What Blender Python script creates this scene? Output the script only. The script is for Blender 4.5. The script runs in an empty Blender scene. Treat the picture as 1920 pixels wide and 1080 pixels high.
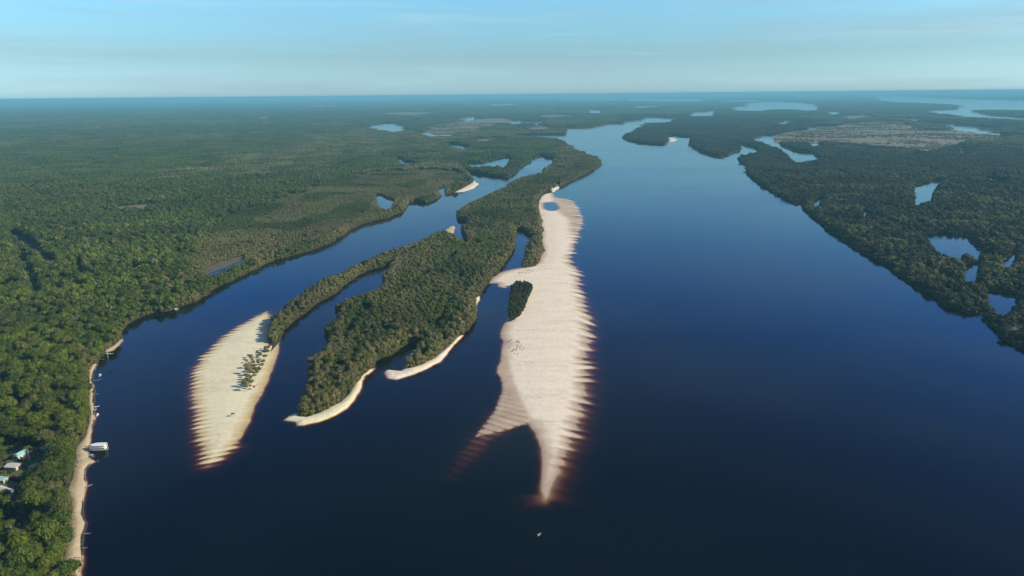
import bpy, bmesh, math, random
import numpy as np
from mathutils import Vector, Matrix, noise
from mathutils.geometry import tessellate_polygon, delaunay_2d_cdt
from math import radians as R

random.seed(7)
rng = np.random.default_rng(7)
scene = bpy.context.scene
COL = scene.collection

# ------------------------------------------------------------------ camera
CAM_H = 250.0
FPX = 1297.0                       # focal length in pixels of the 1920 wide photograph
PITCH = math.atan((540 - 177.2) / FPX)
ROLL = -0.0094
cam_data = bpy.data.cameras.new('camera')
cam_data.sensor_width = 36.0
cam_data.lens = 36.0 * FPX / 1920.0
cam_data.clip_start = 1.0
cam_data.clip_end = 200000.0
cam = bpy.data.objects.new('camera', cam_data)
COL.objects.link(cam)
CAM_ROT = Matrix.Rotation(math.pi / 2 - PITCH, 3, 'X') @ Matrix.Rotation(ROLL, 3, 'Z')
cam.matrix_world = Matrix.Translation((0, 0, CAM_H)) @ CAM_ROT.to_4x4()
scene.camera = cam

# ------------------------------------------------------------------ sky, sun, exposure
SUN_EL, SUN_ROT = R(29), R(97)      # sun_rotation 90 deg = +X
w = bpy.data.worlds.new('World')
scene.world = w
w.use_nodes = True
nt = w.node_tree
nt.nodes.clear()
sky = nt.nodes.new('ShaderNodeTexSky')
sky.sky_type = 'NISHITA'
sky.sun_disc = False
sky.sun_elevation = SUN_EL
sky.sun_rotation = SUN_ROT
sky.altitude = 250
sky.air_density = 1.0
sky.dust_density = 0.6
sky.ozone_density = 2.5
tc = nt.nodes.new('ShaderNodeTexCoord')
# thin stretched cloud veils, the same all round the horizon
mp = nt.nodes.new('ShaderNodeMapping'); mp.inputs['Scale'].default_value = (1.8, 1.8, 24.0)
mp.inputs['Rotation'].default_value = (R(1.2), R(-1.6), 0)
nz = nt.nodes.new('ShaderNodeTexNoise'); nz.inputs['Scale'].default_value = 1.6
nz.inputs['Detail'].default_value = 7; nz.inputs['Roughness'].default_value = 0.55
nz.inputs['Distortion'].default_value = 0.35
rp = nt.nodes.new('ShaderNodeValToRGB')
rp.color_ramp.elements[0].position = 0.47; rp.color_ramp.elements[1].position = 0.78
cm = nt.nodes.new('ShaderNodeMath'); cm.operation = 'MULTIPLY'; cm.inputs[1].default_value = 0.6
tint = nt.nodes.new('ShaderNodeMix'); tint.data_type = 'RGBA'; tint.blend_type = 'MULTIPLY'
tint.inputs['Factor'].default_value = 1.0
sx_ = nt.nodes.new('ShaderNodeSeparateXYZ'); tr_ = nt.nodes.new('ShaderNodeValToRGB')
SKY_TINT = [(0.0, (.385, .63, .96)), (0.05, (.335, .485, .60)), (0.13, (.46, .71, .77)), (0.27, (.16, .41, .92)), (0.5, (.16, .155, .45)), (0.75, (.30, .42, .62)), (1.0, (.33, .44, .60))]
while len(tr_.color_ramp.elements) < len(SKY_TINT): tr_.color_ramp.elements.new(0.5)
for el, (p_, c_) in zip(tr_.color_ramp.elements, SKY_TINT):
    el.position = p_; el.color = (*c_, 1)
nt.links.new(tc.outputs['Generated'], sx_.inputs[0]); nt.links.new(sx_.outputs['Z'], tr_.inputs['Fac'])
tsc = nt.nodes.new('ShaderNodeVectorMath'); tsc.operation = 'SCALE'; tsc.inputs['Scale'].default_value = 2.0
nt.links.new(tr_.outputs['Color'], tsc.inputs[0]); nt.links.new(tsc.outputs['Vector'], tint.inputs['B'])
cl = nt.nodes.new('ShaderNodeMix'); cl.data_type = 'RGBA'
cl.inputs['B'].default_value = (3.4, 4.7, 5.4, 1)
bg = nt.nodes.new('ShaderNodeBackground'); bg.inputs['Strength'].default_value = 0.1
wo = nt.nodes.new('ShaderNodeOutputWorld')
L = nt.links.new
L(tc.outputs['Generated'], mp.inputs['Vector']); L(mp.outputs['Vector'], nz.inputs['Vector'])
L(nz.outputs['Fac'], rp.inputs['Fac']); L(rp.outputs['Color'], cm.inputs[0])
L(sky.outputs['Color'], tint.inputs['A']); L(tint.outputs['Result'], cl.inputs['A'])
mp3 = nt.nodes.new('ShaderNodeMapping'); mp3.inputs['Scale'].default_value = (1.5, 1.5, 26.0); mp3.inputs['Location'].default_value = (3.1, 1.7, .4)
mp3.inputs['Rotation'].default_value = (R(-1.0), R(2.2), 0)
nz3 = nt.nodes.new('ShaderNodeTexNoise'); nz3.inputs['Scale'].default_value = 2.2; nz3.inputs['Detail'].default_value = 8; nz3.inputs['Roughness'].default_value = 0.6
rp3 = nt.nodes.new('ShaderNodeMapRange'); rp3.inputs['From Min'].default_value = 0.54; rp3.inputs['From Max'].default_value = 0.80; rp3.inputs['To Max'].default_value = 0.4
c3 = nt.nodes.new('ShaderNodeMix'); c3.data_type = 'RGBA'; c3.inputs['B'].default_value = (5.2, 6.9, 7.5, 1)
L(tc.outputs['Generated'], mp3.inputs['Vector']); L(mp3.outputs['Vector'], nz3.inputs['Vector']); L(nz3.outputs['Fac'], rp3.inputs['Value'])
L(rp3.outputs['Result'], c3.inputs['Factor']); L(cl.outputs['Result'], c3.inputs['A'])
L(cm.outputs['Value'], cl.inputs['Factor']); L(c3.outputs['Result'], bg.inputs['Color'])
L(bg.outputs['Background'], wo.inputs['Surface'])

sun_d = bpy.data.lights.new('sun', 'SUN')
sun_d.energy = 5.0; sun_d.angle = R(0.5); sun_d.color = (1.0, 0.87, 0.63)
sun = bpy.data.objects.new('sun', sun_d); COL.objects.link(sun)
sv = Vector((math.sin(SUN_ROT) * math.cos(SUN_EL), math.cos(SUN_ROT) * math.cos(SUN_EL), math.sin(SUN_EL)))
sun.rotation_mode = 'QUATERNION'
sun.rotation_quaternion = (-sv).to_track_quat('-Z', 'Y')
sun.location = (300, 0, 600)

vs = scene.view_settings
vs.view_transform = 'Standard'; vs.look = 'None'; vs.exposure = 0.15; vs.gamma = 1.0
vs.use_curve_mapping = False
cy = scene.cycles
cy.max_bounces = 6; cy.diffuse_bounces = 2; cy.glossy_bounces = 2; cy.transmission_bounces = 2
cy.transparent_max_bounces = 8; cy.volume_bounces = 0
cy.use_denoising = True

# ------------------------------------------------------------------ picture to ground
def at(x, y, z=0.0):
    """the world point at height z seen at pixel x, y of the 1920x1080 photograph"""
    d = CAM_ROT @ Vector(((x - 960) / FPX, (540 - y) / FPX, -1.0))
    t = (z - CAM_H) / d.z
    return (d.x * t, d.y * t)

def project(P):
    """N x 3 world points -> pixel x, y and depth"""
    Q = (np.asarray(P, float) - np.array([0, 0, CAM_H])) @ np.array(CAM_ROT)
    dz = -Q[:, 2]
    return 960 + FPX * Q[:, 0] / dz, 540 - FPX * Q[:, 1] / dz, dz

def outline(px, water=True, canopy=10.0):
    """traced outline -> ground outline; where forest stands on the near side of seen water (or the far
    side of seen land) the traced line is the tree tops, so it is taken at canopy height.
    A third value 0 marks open (sandy) shore."""
    n = len(px)
    area = sum(px[i][0] * px[(i + 1) % n][1] - px[(i + 1) % n][0] * px[i][1] for i in range(n))
    s = 1.0 if area > 0 else -1.0
    out = []
    for i in range(n):
        a, b, c = px[i - 1], px[i], px[(i + 1) % n]
        ny = 0.0
        for p, q in ((a, b), (b, c)):
            ex, ey = q[0] - p[0], q[1] - p[1]
            l = math.hypot(ex, ey) or 1.0
            ny += -ex / l * s * 0.5          # outward normal, + = down in the picture
        if not water:
            ny = -ny
        z = canopy * min(1.0, max(0.0, ny / 0.55))
        if len(b) > 2:
            z = canopy * b[2]
        out.append(at(b[0], b[1], z))
    return out

def roughen(poly, amp=0.004, step=0.010, seed=0, amin=0.4):
    """subdivide an outline and push it in and out so the shore is ragged, in proportion to its scale"""
    out = []
    n = len(poly)
    for i in range(n):
        a, b = Vector(poly[i]), Vector(poly[(i + 1) % n])
        l = (b - a).length
        dist = max(300.0, ((a + b) * 0.5).length)
        k = max(1, min(24, int(l / max(3.5, dist * step))))
        nrm = Vector((-(b - a).y, (b - a).x)) / (l or 1)
        for j in range(k):
            t = j / k
            p = a.lerp(b, t)
            f = 1.0 / max(8.0, dist * 0.02)
            off = noise.noise(Vector((p.x * f, p.y * f, seed))) + 0.5 * noise.noise(Vector((p.x * f * 2.7, p.y * f * 2.7, seed + 5)))
            p = p + nrm * off * max(amin, dist * amp)
            out.append((p.x, p.y))
    return out

def inside(poly, X, Y):
    P = np.asarray(poly, float)
    res = np.zeros(X.shape, bool)
    m = (X >= P[:, 0].min()) & (X <= P[:, 0].max()) & (Y >= P[:, 1].min()) & (Y <= P[:, 1].max())
    if not m.any():
        return res
    x, y = X[m], Y[m]
    r = np.zeros(x.shape, bool)
    for i in range(len(P)):
        x0, y0 = P[i - 1]; x1, y1 = P[i]
        if y0 == y1:
            continue
        c = ((y0 > y) != (y1 > y)) & (x < (x1 - x0) * (y - y0) / (y1 - y0) + x0)
        r ^= c
    res[m] = r
    return res

def dist_to(poly, X, Y, closed=True):
    P = np.asarray(poly, float)
    best = np.full(X.shape, 1e18)
    for i in range(0 if closed else 1, len(P)):
        x0, y0 = P[i - 1]; x1, y1 = P[i]
        dx, dy = x1 - x0, y1 - y0
        l2 = dx * dx + dy * dy or 1e-9
        t = np.clip(((X - x0) * dx + (Y - y0) * dy) / l2, 0, 1)
        d = (X - x0 - t * dx) ** 2 + (Y - y0 - t * dy) ** 2
        np.minimum(best, d, out=best)
    return np.sqrt(best)

def vnoise(X, Y, seed=0):
    """cheap smooth value noise, numpy, about -1..1"""
    xi = np.floor(X).astype(np.int64); yi = np.floor(Y).astype(np.int64)
    fx = X - xi; fy = Y - yi
    fx = fx * fx * (3 - 2 * fx); fy = fy * fy * (3 - 2 * fy)
    def h(a, b):
        k = (a * 374761393 + b * 668265263 + seed * 974634777) & 0xffffffff
        k = ((k ^ (k >> 13)) * 1274126177) & 0xffffffff
        return ((k ^ (k >> 16)) & 0xffff) / 32767.5 - 1.0
    return (h(xi, yi) * (1 - fx) + h(xi + 1, yi) * fx) * (1 - fy) + (h(xi, yi + 1) * (1 - fx) + h(xi + 1, yi + 1) * fx) * fy

def tag(o, label=None, cat=None, kind=None, group=None):
    if label: o['label'] = label
    if cat: o['category'] = cat
    if kind: o['kind'] = kind
    if group: o['group'] = group
    return o

def mesh_obj(name, verts, faces, mat=None, parent=None, link=True, smooth=False):
    me = bpy.data.meshes.new(name)
    me.from_pydata([tuple(v) for v in verts], [], faces)
    me.update()
    if mat is not None: me.materials.append(mat)
    if smooth:
        me.polygons.foreach_set('use_smooth', [True] * len(me.polygons))
    o = bpy.data.objects.new(name, me)
    if link: COL.objects.link(o)
    if parent is not None: o.parent = parent
    return o

# ------------------------------------------------------------------ materials
def new_mat(name):
    m = bpy.data.materials.new(name); m.use_nodes = True
    t = m.node_tree
    return m, t, t.nodes['Principled BSDF'], t.nodes['Material Output']

def N(t, kind, **kw):
    n = t.nodes.new(kind)
    for k, v in kw.items():
        if k in n.inputs: n.inputs[k].default_value = v
        else: setattr(n, k, v)
    return n

def ramp(t, fac, stops):
    r = t.nodes.new('ShaderNodeValToRGB')
    e = r.color_ramp.elements
    while len(e) < len(stops): e.new(0.5)
    for el, (p, c) in zip(e, stops):
        el.position = p; el.color = (*c, 1)
    t.links.new(fac, r.inputs['Fac'])
    return r.outputs['Color']

def plain(name, col, rough=0.7, metal=0.0, var=0.12, scale=3.0):
    m, t, b, o = new_mat(name)
    tc = N(t, 'ShaderNodeTexCoord')
    n = N(t, 'ShaderNodeTexNoise', Scale=scale, Detail=5.0)
    t.links.new(tc.outputs['Object'], n.inputs['Vector'])
    c = ramp(t, n.outputs['Fac'], [(0.3, tuple(x * (1 - var) for x in col)), (0.7, tuple(min(1, x * (1 + var)) for x in col))])
    t.links.new(c, b.inputs['Base Color'])
    b.inputs['Roughness'].default_value = rough; b.inputs['Metallic'].default_value = metal
    return m

def foliage(name, cols, leafvar=0.35):
    """leaves: hue differs from tree to tree (object random) and from leaf clump to leaf clump"""
    m, t, b, o = new_mat(name)
    oi = N(t, 'ShaderNodeObjectInfo')
    c = ramp(t, oi.outputs['Random'], [(i / (len(cols) - 1), k) for i, k in enumerate(cols)])
    g = N(t, 'ShaderNodeNewGeometry')
    mr = N(t, 'ShaderNodeMapRange'); mr.inputs['To Min'].default_value = 1 - leafvar; mr.inputs['To Max'].default_value = 1 + leafvar
    t.links.new(g.outputs['Random Per Island'], mr.inputs['Value'])
    # broad patches of drier and lusher growth over the land
    tcc = N(t, 'ShaderNodeNewGeometry')
    n = N(t, 'ShaderNodeTexNoise', Scale=0.006, Detail=4.0)
    t.links.new(tcc.outputs['Position'], n.inputs['Vector'])
    mr2 = N(t, 'ShaderNodeMapRange'); mr2.inputs['From Min'].default_value = 0.3; mr2.inputs['From Max'].default_value = 0.7
    mr2.inputs['To Min'].default_value = 0.66; mr2.inputs['To Max'].default_value = 1.34
    t.links.new(n.outputs['Fac'], mr2.inputs['Value'])
    mu = N(t, 'ShaderNodeMath', operation='MULTIPLY')
    t.links.new(mr.outputs['Result'], mu.inputs[0]); t.links.new(mr2.outputs['Result'], mu.inputs[1])
    v = N(t, 'ShaderNodeVectorMath', operation='SCALE')
    t.links.new(c, v.inputs[0]); t.links.new(mu.outputs['Value'], v.inputs['Scale'])
    t.links.new(v.outputs['Vector'], b.inputs['Base Color'])
    b.inputs['Roughness'].default_value = 0.65
    b.inputs['Specular IOR Level'].default_value = 0.25
    tr = N(t, 'ShaderNodeBsdfTranslucent')
    t.links.new(v.outputs['Vector'], tr.inputs['Color'])
    mx = N(t, 'ShaderNodeMixShader'); mx.inputs[0].default_value = 0.22
    t.links.new(b.outputs[0], mx.inputs[1]); t.links.new(tr.outputs[0], mx.inputs[2])
    t.links.new(mx.outputs[0], o.inputs['Surface'])
    return m

M_bright = foliage('leaves_bright', [(0.060, 0.097, 0.008), (0.104, 0.145, 0.011), (0.077, 0.113, 0.011), (0.142, 0.173, 0.017), (0.082, 0.113, 0.017)])
M_deep = foliage('leaves_deep', [(0.047, 0.078, 0.009), (0.073, 0.106, 0.013), (0.057, 0.087, 0.011), (0.098, 0.119, 0.016), (0.078, 0.095, 0.019)])
M_olive = foliage('leaves_olive', [(0.087, 0.101, 0.025), (0.137, 0.141, 0.035), (0.105, 0.113, 0.033), (0.166, 0.153, 0.052), (0.114, 0.125, 0.030)])
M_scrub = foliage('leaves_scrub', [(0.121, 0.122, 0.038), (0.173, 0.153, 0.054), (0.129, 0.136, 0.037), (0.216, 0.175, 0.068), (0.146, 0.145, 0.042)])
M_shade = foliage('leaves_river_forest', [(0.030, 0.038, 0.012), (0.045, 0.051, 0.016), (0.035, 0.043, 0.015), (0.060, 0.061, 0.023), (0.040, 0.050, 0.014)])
M_grey = foliage('leaves_grey', [(.13, .14, .10), (.17, .16, .12), (.11, .12, .085)])
M_bark = plain('bark', (0.16, 0.135, 0.11), 0.9)
M_palebark = plain('pale_bark', (0.38, 0.35, 0.30), 0.9)

def ground_mat(name, a, b2, c, scale=0.02):
    m, t, b, o = new_mat(name)
    g = N(t, 'ShaderNodeNewGeometry')
    n = N(t, 'ShaderNodeTexNoise', Scale=scale, Detail=9.0, Roughness=0.62)
    t.links.new(g.outputs['Position'], n.inputs['Vector'])
    col = ramp(t, n.outputs['Fac'], [(0.30, a), (0.5, b2), (0.70, c)])
    t.links.new(col, b.inputs['Base Color'])
    b.inputs['Roughness'].default_value = 0.95
    n2 = N(t, 'ShaderNodeTexNoise', Scale=scale * 30, Detail=4.0)
    t.links.new(g.outputs['Position'], n2.inputs['Vector'])
    bp = N(t, 'ShaderNodeBump', Strength=0.6, Distance=0.4)
    t.links.new(n2.outputs['Fac'], bp.inputs['Height']); t.links.new(bp.outputs['Normal'], b.inputs['Normal'])
    return m

M_soil = ground_mat('forest_floor', (.028, .030, .018), (.042, .040, .024), (.055, .060, .028), 0.05)
M_marsh = ground_mat('marsh', (.12, .105, .06), (.185, .150, .095), (.085, .09, .05), 0.010)
M_field = ground_mat('dry_field', (.22, .15, .06), (.30, .20, .09), (.12, .13, .04), 0.06)
M_dirt = ground_mat('packed_earth', (.060, .078, .028), (.095, .100, .045), (.19, .14, .105), 0.10)
M_mud = ground_mat('mud', (.075, .075, .045), (.12, .105, .075), (.06, .07, .035), 0.05)
M_bed = ground_mat('river_mud', (.05, .03, .015), (.06, .04, .02), (.04, .03, .015), 0.02)

def sand_mat(name, dry, damp, wet, zt=0.22):
    m, t, b, o = new_mat(name)
    g = N(t, 'ShaderNodeNewGeometry')
    sp = N(t, 'ShaderNodeSeparateXYZ'); t.links.new(g.outputs['Position'], sp.inputs[0])
    n = N(t, 'ShaderNodeTexNoise', Scale=0.035, Detail=8.0, Roughness=0.6, Distortion=0.4)
    t.links.new(g.outputs['Position'], n.inputs['Vector'])
    # wetness follows the height of the sand over the water table
    ad = N(t, 'ShaderNodeMath', operation='MULTIPLY_ADD'); ad.inputs[1].default_value = 0.35; ad.inputs[2].default_value = -0.17
    t.links.new(n.outputs['Fac'], ad.inputs[0])
    a2 = N(t, 'ShaderNodeMath', operation='ADD')
    t.links.new(ad.outputs['Value'], a2.inputs[0]); t.links.new(sp.outputs['Z'], a2.inputs[1])
    mr = N(t, 'ShaderNodeMapRange'); mr.inputs['From Min'].default_value = -0.05; mr.inputs['From Max'].default_value = zt * 2.6
    t.links.new(a2.outputs['Value'], mr.inputs['Value'])
    col = ramp(t, mr.outputs['Result'], [(0.0, wet), (0.38, damp), (0.85, dry)])
    n3 = N(t, 'ShaderNodeTexNoise', Scale=0.25, Detail=6.0, Roughness=0.65)
    t.links.new(g.outputs['Position'], n3.inputs['Vector'])
    ms = N(t, 'ShaderNodeMapping'); ms.inputs['Scale'].default_value = (.016, .085, 1); ms.inputs['Rotation'].default_value = (0, 0, .28)
    t.links.new(g.outputs['Position'], ms.inputs['Vector'])
    n4 = N(t, 'ShaderNodeTexNoise', Scale=1.0, Detail=7.0, Roughness=0.6, Distortion=0.5)
    t.links.new(ms.outputs['Vector'], n4.inputs['Vector'])
    av = N(t, 'ShaderNodeMath', operation='ADD'); hv = N(t, 'ShaderNodeMath', operation='MULTIPLY'); hv.inputs[1].default_value = .5
    t.links.new(n3.outputs['Fac'], av.inputs[0]); t.links.new(n4.outputs['Fac'], av.inputs[1]); t.links.new(av.outputs['Value'], hv.inputs[0])
    var = ramp(t, hv.outputs['Value'], [(0.34, (.80, .77, .74)), (0.5, (1.0, 1.0, 1.0)), (0.66, (1.06, 1.05, 1.03))])
    mx = N(t, 'ShaderNodeMix'); mx.data_type = 'RGBA'; mx.blend_type = 'MULTIPLY'; mx.inputs['Factor'].default_value = 1
    t.links.new(col, mx.inputs['A']); t.links.new(var, mx.inputs['B'])
    t.links.new(mx.outputs['Result'], b.inputs['Base Color'])
    b.inputs['Roughness'].default_value = 0.9
    bp = N(t, 'ShaderNodeBump', Strength=0.8, Distance=0.35)
    n2 = N(t, 'ShaderNodeTexNoise', Scale=0.22, Detail=7.0, Distortion=0.6)
    t.links.new(g.outputs['Position'], n2.inputs['Vector'])
    t.links.new(n2.outputs['Fac'], bp.inputs['Height']); t.links.new(bp.outputs['Normal'], b.inputs['Normal'])
    return m

M_sand = sand_mat('river_sand', (.83, .722, .545), (.54, .42, .29), (.33, .235, .16))
M_sandy = sand_mat('golden_river_sand', (.76, .70, .46), (.62, .48, .24), (.36, .26, .14))
M_beach = sand_mat('beach_sand', (.52, .42, .265), (.38, .28, .17), (.24, .17, .11))

# water: dark tannin river, a clear surface over an absorbing body
def water_mat():
    m, t, b, o = new_mat('black_river_water')
    t.nodes.remove(b)
    g = N(t, 'ShaderNodeNewGeometry')
    mp = N(t, 'ShaderNodeMapping'); mp.inputs['Scale'].default_value = (1.0, 1.6, 1.0)
    t.links.new(g.outputs['Position'], mp.inputs['Vector'])
    n1 = N(t, 'ShaderNodeTexNoise', Scale=0.35, Detail=3.0)
    t.links.new(mp.outputs['Vector'], n1.inputs['Vector'])
    bp = N(t, 'ShaderNodeBump', Strength=0.10, Distance=0.25)
    t.links.new(n1.outputs['Fac'], bp.inputs['Height'])
    # wind lanes: rougher and calmer water
    mp2 = N(t, 'ShaderNodeMapping'); mp2.inputs['Scale'].default_value = (0.0012, 0.0035, 1.0)
    t.links.new(g.outputs['Position'], mp2.inputs['Vector'])
    n2 = N(t, 'ShaderNodeTexNoise', Scale=1.0, Detail=6.0, Distortion=0.8)
    t.links.new(mp2.outputs['Vector'], n2.inputs['Vector'])
    mr = N(t, 'ShaderNodeMapRange'); mr.inputs['From Min'].default_value = 0.35; mr.inputs['From Max'].default_value = 0.7
    mr.inputs['To Min'].default_value = 0.03; mr.inputs['To Max'].default_value = 0.17
    t.links.new(n2.outputs['Fac'], mr.inputs['Value'])
    mr3 = N(t, 'ShaderNodeMapRange'); mr3.inputs['From Min'].default_value = 0.38; mr3.inputs['From Max'].default_value = 0.66
    mr3.inputs['To Min'].default_value = 0.04; mr3.inputs['To Max'].default_value = 0.30
    t.links.new(n2.outputs['Fac'], mr3.inputs['Value']); t.links.new(mr3.outputs['Result'], bp.inputs['Strength'])
    gl = N(t, 'ShaderNodeBsdfGlossy'); gl.inputs['Color'].default_value = (0.95, 0.97, 1.0, 1)
    t.links.new(mr.outputs['Result'], gl.inputs['Roughness']); t.links.new(bp.outputs['Normal'], gl.inputs['Normal'])
    tr = N(t, 'ShaderNodeBsdfTransparent')
    fr = N(t, 'ShaderNodeFresnel', IOR=1.33)
    mx = N(t, 'ShaderNodeMixShader')
    # light that comes up or down from under the surface: little is lost there
    ff = N(t, 'ShaderNodeMix'); ff.data_type = 'FLOAT'; ff.inputs['B'].default_value = 0.06
    t.links.new(g.outputs['Backfacing'], ff.inputs['Factor']); t.links.new(fr.outputs[0], ff.inputs['A'])
    t.links.new(ff.outputs['Result'], mx.inputs[0]); t.links.new(tr.outputs[0], mx.inputs[1]); t.links.new(gl.outputs[0], mx.inputs[2])
    t.links.new(mx.outputs[0], o.inputs['Surface'])
    va = N(t, 'ShaderNodeVolumeAbsorption'); va.inputs['Color'].default_value = (0.74, 0.585, 0.40, 1); va.inputs['Density'].default_value = 5.0
    t.links.new(va.outputs[0], o.inputs['Volume'])
    return m
M_water = water_mat()

# ------------------------------------------------------------------ outlines traced off the photograph
RIVER = [(150,1080,0),(149,1072,0),(153,1044,0),(155,1023,0),(155,1002,0),(160,981,0),(155,966,0),(155,935,0),(158,922,0),(163,906,0),
 (159,898,0),(161,880,0),(168,871,0),(176,866,0),(167,860,0),(164,847,0),(166,839,0),(171,815,0),(173.6,799,0),(179,793,0),(177,777,0),
 (179,765,0),(177,752,0),(176,732,0),(175,710,0),(176,696,0),(181,682,0),(183,674,0),(190,668,0),(200,661,0),(211,656,0),(222,646,0),
 (227,636,0),(225,625,0),(231,615,0),(247,603,0),(267,594,0),(283,588,0),(294,584,0),(308,585,0),(328,579,0),(347,572,0),(369,565,0),
 (389,552,0),(405,540,0),(433,527,0),(455,515,0),(480,504,0),(508,490,0),(535,482,0),(580,470,0),(610,460,0),(635,447,0),(658,430,0),
 (685,418,0),(716,411,0),(735,405,0),(755,397,0),(759,391,0),(768,379,0),(781,378,0),(799,380,0),(817,373,0),(833,365,0),(851,360,0),
 (869,358,0),(887,352,0),(895,345,0),(888,340,0),(884,333,0),(879,326,0),(864,321,0),(869,321,0),(895,325,0),(921,330,0),(944,333,0),(955,333,0),
 (969,322),(983,310),(999,297),(1016,291),(1022,295),(1038,297.5),(1034,305),(1018,315.6),(1017,324.7),(994,327),(973,332.5),(960,338),
 (952,342),(949,348),(931,357),(905,367.5),(884.5,378),(864,389.5),(856,401,.3),(858,411,0),(872,413,0),(880,418,0),(871,425,0),(866,431,0),
 (868,442,0),(875,453,0),(878,461,0),(865,455,.5),(849,442,.5),(838,436,.4),(819,433),(813,436),(780,453),(730,467),(697,480.5),(674,489),(638,511),
 (605,521),(585.5,533),(563,547),(535.5,567),(522,583),(511,594,.6),(508,605,.4),(506,622,.2),(505,644,0),(509,660,0),(517,650,0),(524,640,0),
 (530,619,0),(560.5,596,0),(583,576,0),(602,564,0),(624,552,0),(647,533,0),(674,514,0),(697,504,0),(722,500,0),(735,494,0),
 (728,508,.3),(722,512,.4),(718,518,.6),(722,528,.6),(710.5,537.5),(694,544),(683,550),(658,555.5),(647,561),(631,569.5,.6),(630,578,.3),(638,583,.4),
 (633,589),(610.5,610),(606,619,.5),(618,630,.4),(616,638),(605.5,648),(593,661),(582,671,.7),(580,684,.3),(581,700,.5),(576,715.5,.6),
 (569,736,.6),(564,752,.6),(559,765,.6),(558,778,.3),(575,787,0),(600,781,0),(635,763,0),(660,745,0),(668,728,0),(680,710,0),(697,694,0),(702,690,0),(703,677,0),
 (717,671,0),(733,666,0),(752,652,0),(772,642,0),(787,641,.4),(783,655,.5),(768,672,.5),(758,687,.2),(757,692,0),(765,693,0),
 (790,688,0),(815,675,0),(838,655,0),(860,634,0),(880,614,0),(890,603,0),(893,590,0),(893,578,0),(891,564,0),(903,547,0),(914,532,0),
 (922,520,0),(937,506,0),(946,493,0),(955,480,0),(964,467,0),(967,450,0),(967,430,0),(978,431,0),(991,439,0),(999,446,.4),(992,453,.5),
 (988,462,.4),(986,472,.3),(985,486,.3),(979,500,.2),(992,501,0),(1004,499,0),(1011,491,0),(1021,471,0),(1017,447,0),(1019,433,0),(1018,415,0),(1012,400,0),
 (1010,388,0),(1012,375,0),(1022,365,0),(1035,361,0),(1046,353,0),(1069,340,0),(1090,331,0),(1110,321,0),(1126,312,0),(1128,305,.3),(1121,293.5),(1100,287),
 (1077,277),(1060,265),(1045,258.5),(1012,257),(968,255),(970,254,0),(1061,252.5,0),(1064,243),(1071,240),(1090,242),(1105,239),(1126,236.5),
 (1136,234),(1165,231),(1188,226),(1204,225),(1210,219.6),(1243,221.6),(1266,221.5),(1258,229),(1232,230),(1214,231),(1193,240),
 (1185,247),(1172,249.5),(1167,257,.4),(1175,263,0),(1198,267,0),(1230,270.5,0),(1247,271,0),(1254,264,0),(1248,255,0),(1262,253,0),(1277,256,0),
 (1294,256,0),(1290,271,0),(1310,284,0),(1331,290.5,0),(1351,295.5,0),(1364,292,0),(1376,285,0),(1389,282,0),(1390,274,0),(1380,266,.5),(1401,273),(1418,279),
 (1422,287,.5),(1406,290,0),(1398,294,0),(1385,294,0),(1383,299,0),(1388,305,0),(1397,306,0),(1399,322,0),(1411,336,0),(1427,347,0),(1440,355,0),
 (1461,368,0),(1489,382,0),(1503,381,0),(1505,391,0),(1518,403,0),(1533,414,0),(1551,430,0),(1565,439,0),(1584,452,0),(1609,469,0),(1636,485,0),(1664,498,0),
 (1681,514,0),(1709,532,0),(1725,542,0),(1747,555,0),(1769,574,0),(1788,577,0),(1812,587,0),(1829,588,0),(1834,577,.4),(1840,576,.4),(1848,578,0),
 (1846,588,0),(1848,602,0),(1867,618,0),(1876,634,0),(1893,643,0),(1910,651,0),(1925,658,0),(2100,740,0),(2350,880,0)]
river_w = outline(RIVER)
river_w += [(900, 60), (900, -600), (-330, -600), (-245, 100), at(135, 1180)]
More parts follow.
